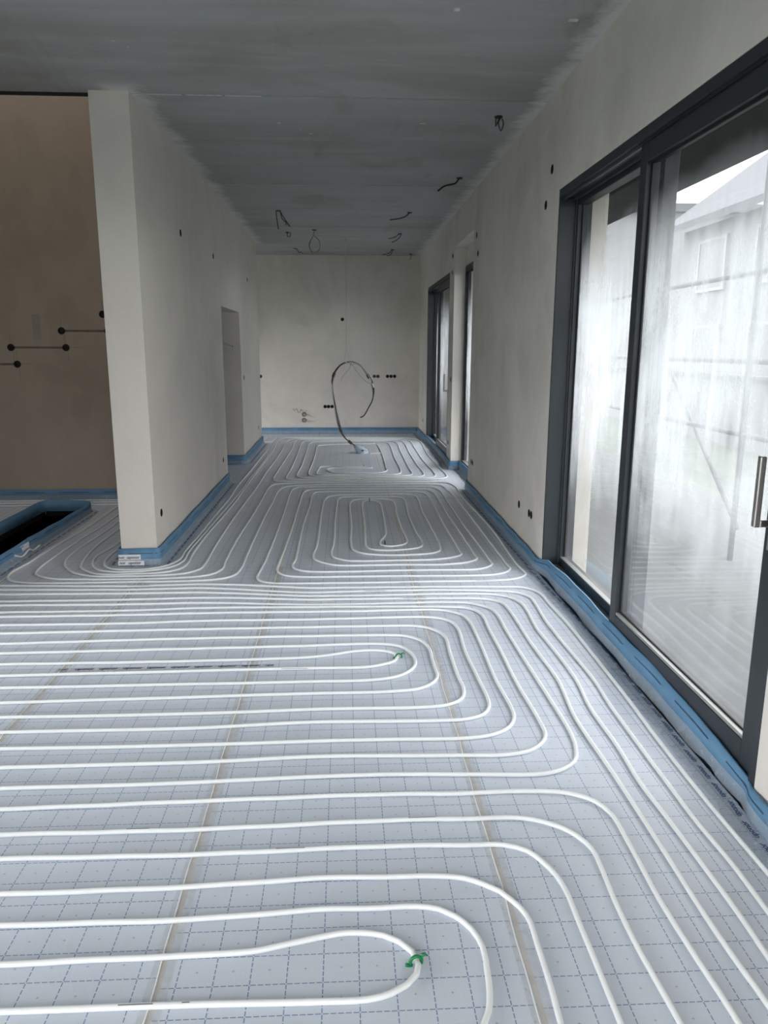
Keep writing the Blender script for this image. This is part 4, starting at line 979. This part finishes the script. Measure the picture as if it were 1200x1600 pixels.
def slit_w(y):
    v = 0.0
    for a, b, m in ((2.42, 2.60, 0.004), (2.70, 2.86, 0.008), (3.05, 3.55, 0.005), (3.6, 4.35, 0.009), (4.42, 5.00, 0.011), (5.06, 5.55, 0.014), (5.9, 6.2, 0.004), (6.6, 7.1, 0.003), (7.6, 8.2, 0.003)):
        if a < y < b:
            v = max(v, m * math.sin(math.pi * (y - a) / (b - a)))
    return v
def text_x(y):
    return interp([(2.2, 1.448), (2.66, 1.455), (3.2, 1.470), (4.03, 1.484), (4.55, 1.478), (5.2, 1.45), (6.8, 1.432), (8.5, 1.425)], y)
edge_strip('blue edge strip bulging along the foot of the big sliding door',
    [(1.490, 1.2, 0.115), (1.489, 2.36, 0.112), (1.497, 2.43, 0.105), (1.524, 2.50, 0.105), (1.530, 2.75, 0.135), (1.531, 3.3, 0.150), (1.533, 4.0, 0.155), (1.533, 5.0, 0.155), (1.530, 5.42, 0.140), (1.508, 5.52, 0.115), (1.490, 5.60, 0.105), (1.489, 6.4, 0.112), (1.489, 9.09, 0.115)],
    1, flap=0.115, wob=0.0035, text_rows=(0.32, text_x), slit=slit_w)
edge_strip('blue edge strip stepping into the window niche and along the far sliding door',
    [(1.489, 9.098, 0.115), (1.53, 9.11, 0.12), (1.638, 9.118, 0.13), (1.641, 9.16, 0.13), (1.641, 10.60, 0.13), (1.636, 10.636, 0.13), (1.50, 10.636, 0.13), (1.489, 10.66, 0.13), (1.489, 11.06, 0.13), (1.52, 11.13, 0.125), (1.525, 12.5, 0.125), (1.525, 13.92, 0.125), (1.489, 14.03, 0.12), (1.489, 15.375, 0.12)],
    1, flap=0.09, wob=0.0025, text_rows=(0.05, 0.075))
edge_strip('straight blue edge strip along the back wall under the sockets',
    [(1.478, 15.386, 0.125), (0.0, 15.386, 0.125), (-1.5, 15.386, 0.125), (-3.2, 15.386, 0.125)], 1, flap=0.06, wob=0.002)
edge_strip('blue edge strip wrapping the partition corner and running up the corridor',
    [(-1.490, 9.62, 0.14), (-1.490, 5.93, 0.14), (-1.495, 5.888, 0.14), (-1.53, 5.885, 0.14), (-1.75, 5.885, 0.14), (-1.795, 5.888, 0.14), (-1.80, 5.95, 0.14), (-1.80, 7.2, 0.14)],
    1, flap=0.085, wob=0.0025, text_rows=(0.1, 0.060))
edge_strip('short blue edge strip beyond the doorway on the partition',
    [(-1.52, 13.765, 0.14), (-1.492, 13.74, 0.14), (-1.490, 13.6, 0.14), (-1.490, 11.30, 0.14), (-1.51, 11.266, 0.14), (-2.4, 11.266, 0.14)],
    1, flap=0.085, wob=0.0025, text_rows=(0.2, 0.060))
edge_strip('blue edge strip at the foot of the brown stairwell wall',
    [(-1.80, 8.636, 0.115), (-3.2, 8.636, 0.115), (-4.9, 8.636, 0.115)], 1, flap=0.06, wob=0.002)
# upstand around the shaft
edge_strip('blue edge strip standing around the dark floor shaft',
    [(-3.190, 5.3, 0.12), (-3.190, 7.90, 0.12), (-3.15, 7.980, 0.125), (-2.76, 7.980, 0.12), (-2.684, 7.90, 0.115), (-2.682, 7.75, 0.105), (-2.684, 6.8, 0.12), (-2.684, 5.3, 0.125)],
    1, flap=0.10, wob=0.003, text_rows=(2.98, 0.07))
# torn white tape on the corner and on the shaft edge
tp = thing('corner_tape', 'two white uponor tape strips on the partition corner base', 'tape', (-1.74, 5.87, 0.05))
obj('tape_piece', boxes((-1.802, -1.630, 5.866, 5.868, 0.048, 0.092)), M_TAPE_W, tp)
obj('tape_piece', boxes((-1.802, -1.600, 5.848, 5.850, 0.010, 0.047)), M_TAPE_W, tp)
for (x, z, me) in ((-1.800, 0.060, TXT_NOR), (-1.737, 0.060, TXT), (-1.790, 0.020, TXT_NOR), (-1.722, 0.020, TXT)):
    lettering(me, tp, (x, 5.8470 if z < 0.05 else 5.8652, z), 0, math.radians(90))
tp = thing('torn_tape', 'crumpled white tape scraps on the near edge of the shaft strip', 'tape', (-2.67, 6.2, 0.1))
obj('tape_piece', boxes((-2.672, -2.668, 6.02, 6.30, 0.05, 0.10), bev=0.001), M_TAPE_W, tp)
tube_obj('tape_scrap', [(-2.665, 6.0, 0.06), (-2.655, 6.12, 0.02), (-2.64, 6.22, 0.05), (-2.655, 6.34, 0.015), (-2.64, 6.44, 0.03)], 0.008, M_TAPE_W, tp, 6)
sp = thing('service_pipe', 'grey service pipe crossing inside the dark shaft', 'pipe', (-2.9, 7.2, -0.3))
tube_obj('pipe_body', [(-3.08, 7.25, -0.12), (-2.95, 7.2, -0.10), (-2.70, 7.3, -0.11)], 0.02, M_GREYC, sp)
sp = thing('service_pipe', 'second grey service pipe nearer the front of the shaft', 'pipe', (-2.9, 6.5, -0.3))
tube_obj('pipe_body', [(-3.08, 6.42, -0.16), (-2.95, 6.30, -0.15), (-2.70, 6.36, -0.15)], 0.024, M_GREYC, sp)

# ------------------------------------------------------------------ socket boxes set in the walls
def cup_mesh(r=SOCK_R - 0.0006, depth=0.045):
    bm = bmesh.new()
    n = 14
    ri = r * 0.93
    prof = [(r, 0.002), (ri, 0.002), (ri, -depth + 0.004), (0.0, -depth + 0.004)]
    rings = []
    for rr, z in prof:
        if rr == 0:
            rings.append([bm.verts.new((0, 0, z))])
        else:
            rings.append([bm.verts.new((rr * math.cos(2 * math.pi * i / n), rr * math.sin(2 * math.pi * i / n), z)) for i in range(n)])
    out = [bm.verts.new((r * math.cos(2 * math.pi * i / n), r * math.sin(2 * math.pi * i / n), -depth)) for i in range(n)]
    for i in range(n):
        j = (i + 1) % n
        bm.faces.new((rings[0][i], rings[0][j], rings[1][j], rings[1][i]))
        bm.faces.new((rings[1][i], rings[1][j], rings[2][j], rings[2][i]))
        bm.faces.new((rings[2][i], rings[2][j], rings[3][0]))
        bm.faces.new((out[i], out[j], rings[0][j], rings[0][i]))
    bm.faces.new(out[::-1])
    me = bpy.data.meshes.new('socket_box')
    bmesh.ops.recalc_face_normals(bm, faces=bm.faces)
    bm.to_mesh(me)
    bm.free()
    return me
CUP = {}
for nm, mt in (('black', M_BOX), ('grey', M_BOXG), ('orange', M_ORANGE)):
    CUP[nm] = cup_mesh()
    CUP[nm].materials.append(mt)
def socket(label, p, rot, col='black'):
    o = bpy.data.objects.new('socket_box', CUP[col])
    COL.objects.link(o)
    o.location = p
    o.rotation_euler = rot
    tag(o, label, 'socket box', 'empty socket boxes')
RL, RR, RB = (0, math.radians(90), 0), (0, math.radians(-90), 0), (math.radians(90), 0, 0)
LAB_L = ['empty socket box high on the partition, nearest the viewer', 'empty socket box high on the partition near the doorway', 'small socket box high beyond the doorway on the partition',
    'grey switch box beside the far jamb of the doorway', 'grey socket box low beside the near jamb of the doorway', 'grey socket box low at the far end of the partition', 'black socket hole low by the partition corner']
for i, (y, z) in enumerate(S_LEFT):
    socket(LAB_L[i], (L, y, z), RL, 'grey' if i in (3, 4, 5) else 'black')
LAB_R = ['upper socket hole above the far corner of the big sliding door', 'lower socket hole beside the far corner of the big sliding door', 'single low socket hole on the pier left of the big sliding door',
    'left hole of the low pair beside the big sliding door', 'right hole of the low pair beside the big sliding door', 'left hole of the low pair beside the niche', 'right hole of the low pair beside the niche',
    'upper hole on the pier edge near the niche top', 'lower hole on the pier edge near the niche top', 'upper hole between niche and far sliding door', 'second hole down between niche and far sliding door',
    'switch hole at handle height beside the far sliding door', 'low socket hole between niche and far sliding door', 'low socket hole in the far corner before the back wall']
for i, (y, z) in enumerate(S_RIGHT):
    socket(LAB_R[i], (W, y, z), RR, 'grey' if i == 10 else 'black')
LAB_B = ['single black box alone high on the back wall', 'pale left box of the pair right of the cable loop', 'reddish right box of the pair right of the cable loop', 'left box of the row of three near the right corner',
    'middle box of the row of three near the right corner', 'right box of the row of three near the right corner', 'left box of the low row of three left of the cable loop', 'middle box of the low row of three left of the cable loop',
    'right box of the low row of three left of the cable loop', 'black box half hidden by the partition end on the back wall']
for i, (x, z) in enumerate(S_BACK):
    socket(LAB_B[i], (x, YB, z), RB, {1: 'grey', 2: 'orange'}.get(i, 'black'))
LAB_S = ['sleeve at the left end of the upper stair groove', 'sleeve cut by the column edge at the right end of the upper groove', 'sleeve at the left end of the middle stair groove',
    'sleeve at the right end of the middle stair groove', 'sleeve at the right end of the lowest stair groove', 'topmost stair sleeve beside the column edge']
CUPS = cup_mesh(0.0394, 0.055)
CUPS.materials.append(M_SLEEVE)
for i, (x, z) in enumerate(S_STAIR):
    o = bpy.data.objects.new('stair_sleeve', CUPS)
    COL.objects.link(o)
    o.location = (x, 8.65, z)
    o.rotation_euler = RB
    tag(o, LAB_S[i], 'sleeve', 'stair fixing sleeves')

# water stubs low on the back wall
for k, (x, z, lab) in enumerate(((-0.814, 0.388, 'upper capped water stub on the back wall'), (-0.817, 0.272, 'lower capped water stub on the back wall'))):
    t = thing('water_stub', lab, 'pipe stub', (x, YB, z), 'water stubs')
    bm = bmesh.new(); cyl(bm, (x, YB - 0.03, z), 'y', 0.022, 0.06, 14); obj('stub', bm, M_BRASS, t, True)
    bm = bmesh.new(); cyl(bm, (x, YB - 0.068, z), 'y', 0.028, 0.018, 6); obj('cap', bm, M_GREYC, t)
    bm = bmesh.new(); cyl(bm, (x - 0.01, YB - 0.002, z), 'y', 0.05, 0.006, 14); obj('mortar_ring', bm, M_MORTAR, t)
t = thing('curly_cable', 'loose curly cable end poking from the back wall by the water stubs', 'cable', (-0.95, YB, 0.47))
tube_obj('cable', [(-1.044, YB - 0.005, 0.50), (-1.01, YB - 0.05, 0.47), (-0.97, YB - 0.06, 0.515), (-0.945, YB - 0.06, 0.44), (-0.91, YB - 0.07, 0.43), (-0.88, YB - 0.05, 0.50), (-0.855, YB - 0.06, 0.455)], 0.006, M_GREYC, t, 6)
t = thing('wall_cable', 'white cable end sticking from the doorway side wall', 'cable', (-1.68, 11.27, 1.75))
tube_obj('cable', [(-1.757, 11.279, 1.768), (-1.69, 11.24, 1.752), (-1.63, 11.2, 1.728), (-1.59, 11.18, 1.725), (-1.60, 11.17, 1.668)], 0.006, M_WHITEC, t, 6)

# ------------------------------------------------------------------ ceiling cable ends
def ceil_cable(label, runs, mat=M_BLACK, r=0.007):
    p = runs[0][0]
    t = thing('ceiling_cable', label, 'cable', (p[0], p[1], H), 'ceiling cable ends')
    for rn in runs:
        rn = [(a, b + 0.02 * i * (-1) ** i * 0.3, c) for i, (a, b, c) in enumerate(rn)]
        rn[0] = (rn[0][0], rn[0][1], H - 0.001)
        tube_obj('cable_end', rn, r * 0.8, mat, t, 6)
    xs = [rn[0][0] for rn in runs]
    bm = bmesh.new(); cyl(bm, (sum(xs) / len(xs), p[1], H - 0.004), 'z', 0.032, 0.008, 14); obj('outlet_ring', bm, M_BOX, t)
ceil_cable('bunched black cable tails hanging from the nearest ceiling outlet', [[(1.195, 6.338, H), (1.192, 6.338, 3.43), (1.197, 6.338, 3.396), (1.211, 6.338, 3.430), (1.225, 6.338, H - 0.01)], [(1.235, 6.338, H), (1.215, 6.338, 3.42), (1.239, 6.338, 3.364), (1.252, 6.338, 3.406), (1.248, 6.338, H - 0.01)]], r=0.006)
ceil_cable('long black cable end curling left from the ceiling by the right wall', [[(1.234, 8.505, H), (1.22, 8.505, 3.445), (1.194, 8.505, 3.414), (1.14, 8.505, 3.394), (1.079, 8.505, 3.387), (1.005, 8.505, 3.329)]], r=0.011)
ceil_cable('black cable end curling left midway along the ceiling', [[(0.882, 10.609, H), (0.831, 10.609, 3.416), (0.754, 10.609, 3.391), (0.618, 10.609, 3.366)]], r=0.009)
ceil_cable('pair of black cable tails on the ceiling, second from the back wall', [[(0.88, 12.5, H), (0.82, 12.5, 3.417), (0.709, 12.5, 3.387)], [(0.901, 12.5, H), (0.895, 12.5, 3.42), (0.84, 12.5, 3.369), (0.76, 12.5, 3.33)]])
ceil_cable('pair of black cable tails on the ceiling closest to the back wall', [[(0.891, 14.466, H), (0.821, 14.466, 3.398), (0.704, 14.466, 3.374)], [(0.903, 14.466, H), (0.857, 14.466, 3.376), (0.786, 14.466, 3.353)]])
ceil_cable('black cables spread like legs hanging at the left of the ceiling', [[(-0.884, 10.583, H), (-0.871, 10.583, 3.338), (-0.857, 10.583, 3.234)], [(-0.834, 10.583, H), (-0.778, 10.583, 3.371), (-0.705, 10.583, 3.268)], [(-0.830, 10.583, H), (-0.80, 10.583, 3.36), (-0.755, 10.583, 3.32), (-0.757, 10.583, 3.285)]])
ceil_cable('small black cable stub looped at the left of the ceiling', [[(-0.873, 12.484, H), (-0.87, 12.484, 3.399), (-0.835, 12.484, 3.399), (-0.824, 12.484, 3.456)]])
ceil_cable('zigzag black cable tail on the ceiling at the far left', [[(-0.876, 14.411, H), (-0.842, 14.411, 3.450), (-0.809, 14.411, 3.388), (-0.774, 14.411, 3.4), (-0.74, 14.411, 3.372)]])
ceil_cable('short black cable stub in the far right ceiling corner', [[(1.284, 15.1, H), (1.29, 15.1, 3.41), (1.26, 15.1, 3.36)]])
ceil_cable('grey cable coil hanging as an oval ring from the ceiling', [[(-0.444, 12.196, H), (-0.45, 12.196, 3.40), (-0.475, 12.196, 3.363), (-0.526, 12.196, 3.241), (-0.498, 12.196, 3.158), (-0.44, 12.196, 3.13), (-0.37, 12.196, 3.178), (-0.359, 12.196, 3.271), (-0.416, 12.196, 3.354), (-0.455, 12.196, 3.38)],
    [(-0.440, 12.20, H), (-0.46, 12.2, 3.38), (-0.505, 12.2, 3.30), (-0.52, 12.2, 3.22), (-0.48, 12.2, 3.145), (-0.42, 12.2, 3.14), (-0.365, 12.2, 3.20), (-0.37, 12.2, 3.30), (-0.43, 12.2, 3.37)]], M_GREYC, 0.006)

# ------------------------------------------------------------------ hanging cable bundle
bd = thing('cable_bundle', 'tall loop of bundled black and white cables rising from the floor', 'cable bundle', (0.271, 12.43, 0))
LOOP = [(0.300, 0.02), (0.225, 0.075), (0.130, 0.14), (0.008, 0.245), (-0.055, 0.34), (-0.098, 0.456), (-0.130, 0.60), (-0.155, 0.75), (-0.190, 0.95), (-0.205, 1.131), (-0.190, 1.24), (-0.155, 1.33), (-0.060, 1.437), (0.07, 1.483), (0.225, 1.448), (0.349, 1.316), (0.440, 1.16), (0.466, 1.02), (0.447, 0.873), (0.38, 0.74), (0.305, 0.613), (0.255, 0.592)]
for k, (mat, r, end, ox, oy) in enumerate(((M_BLACK, 0.0115, 22, 0.0, -0.012), (M_BLACK, 0.0095, 19, 0.013, 0.012), (M_WHITEC, 0.0105, 18, -0.018, -0.010), (M_GREYC, 0.009, 17, 0.010, -0.014), (M_BROWN, 0.008, 14, 0.020, -0.010), (M_BLACK, 0.0085, 16, -0.012, 0.010))):
    pts = []
    for i, (x, z) in enumerate(LOOP[:end]):
        j = 0.008 * math.sin(i * 1.1 + k * 2.1)
        kk = 0.4 if i < 3 else 1.0
        pts.append((x + (ox * 0.6 + j * 0.7) * kk, 12.43 + (oy + 0.006 * math.cos(i * 0.9 + k)) * kk, max(z + j * 0.6, 0.012)))
    tube_obj('cable', pts, r * 0.85, mat, bd, 7, 0.03)
for i0, i1, mat in ((2, 3, M_BROWN), (4, 5, M_BROWN), (10, 11, M_BROWN), (15, 16, M_BROWN), (16, 17, M_WHITEC), (1, 2, M_BROWN)):
    a, b = LOOP[i0], LOOP[i1]
    p = Vector(((a[0] * 0.6 + b[0] * 0.4), 12.43, (a[1] * 0.6 + b[1] * 0.4)))
    d = Vector((b[0] - a[0], 0, b[1] - a[1])).normalized()
    bm = bmesh.new(); cyl(bm, p, d, 0.024, 0.07, 12); obj('tape_band', bm, mat, bd, True)
bm = bmesh.new()
prof = [(0.11, 0.0), (0.10, 0.05), (0.085, 0.09), (0.055, 0.12), (0.034, 0.14)]
rings = []
for i, (r, z) in enumerate(prof):
    cx = 0.290 - 0.10 * (z / 0.14) ** 1.3
    rings.append([bm.verts.new((cx + r * (1 + 0.08 * math.sin(3 * a + i)) * math.cos(a), 12.43 + r * math.sin(a), z + 0.004 * math.sin(5 * a + i))) for a in [2 * math.pi * k / 16 for k in range(16)]])
for i in range(len(prof) - 1):
    for k in range(16):
        j = (k + 1) % 16
        bm.faces.new((rings[i][k], rings[i][j], rings[i + 1][j], rings[i + 1][k]))
bm.faces.new(rings[-1])
obj('base_wrap', bm, M_WRAP, bd, True)
tube_obj('wrap_fold', [(0.23, 12.33, 0.09), (0.30, 12.33, 0.075), (0.36, 12.36, 0.05)], 0.008, M_TAPE_W, bd, 6)
obj('wrap_mark', boxes((0.268, 0.300, 12.318, 12.332, 0.045, 0.062)), M_PRINT, bd)
for pts in ([(0.10, 12.43, 1.46), (0.09, 12.40, 1.40), (0.02, 12.40, 1.31), (-0.04, 12.39, 1.24), (-0.05, 12.39, 1.18)], [(0.11, 12.43, 1.46), (0.20, 12.40, 1.33), (0.31, 12.40, 1.20), (0.40, 12.40, 1.145), (0.455, 12.42, 1.14)], [(0.07, 12.43, 1.48), (0.12, 12.40, 1.43), (0.17, 12.4, 1.47), (0.12, 12.41, 1.50), (0.1, 12.42, 1.44)]):
    tube_obj('tie_wire', pts, 0.0035, M_GREYC, bd, 5)
cord = thing('hanging_cord', 'thin pale cord hanging from the ceiling that holds up the cable loop', 'cord', (0.036, 13.2, H))
tube_obj('cord_line', [(0.036, 13.2, H - 0.001), (0.038, 12.9, 2.75), (0.035, 12.6, 2.0), (0.030, 12.43, 1.62)], 0.0055, M_WHITEC, cord, 6, 0.1)
tube_obj('cord_loop', [(0.030, 12.43, 1.62), (0.012, 12.42, 1.58), (0.014, 12.40, 1.50), (0.045, 12.40, 1.455), (0.06, 12.43, 1.50), (0.075, 12.45, 1.57), (0.05, 12.44, 1.62), (0.030, 12.43, 1.625)], 0.0065, M_WHITEC, cord, 6)
st = thing('tape_scrap', 'flat scrap of printed tape lying beside the cable base', 'tape', (0.47, 12.35, 0))
obj('scrap', boxes((0.40, 0.60, 12.33, 12.42, 0.0, 0.012), bev=0.003), M_TAPE_W, st)
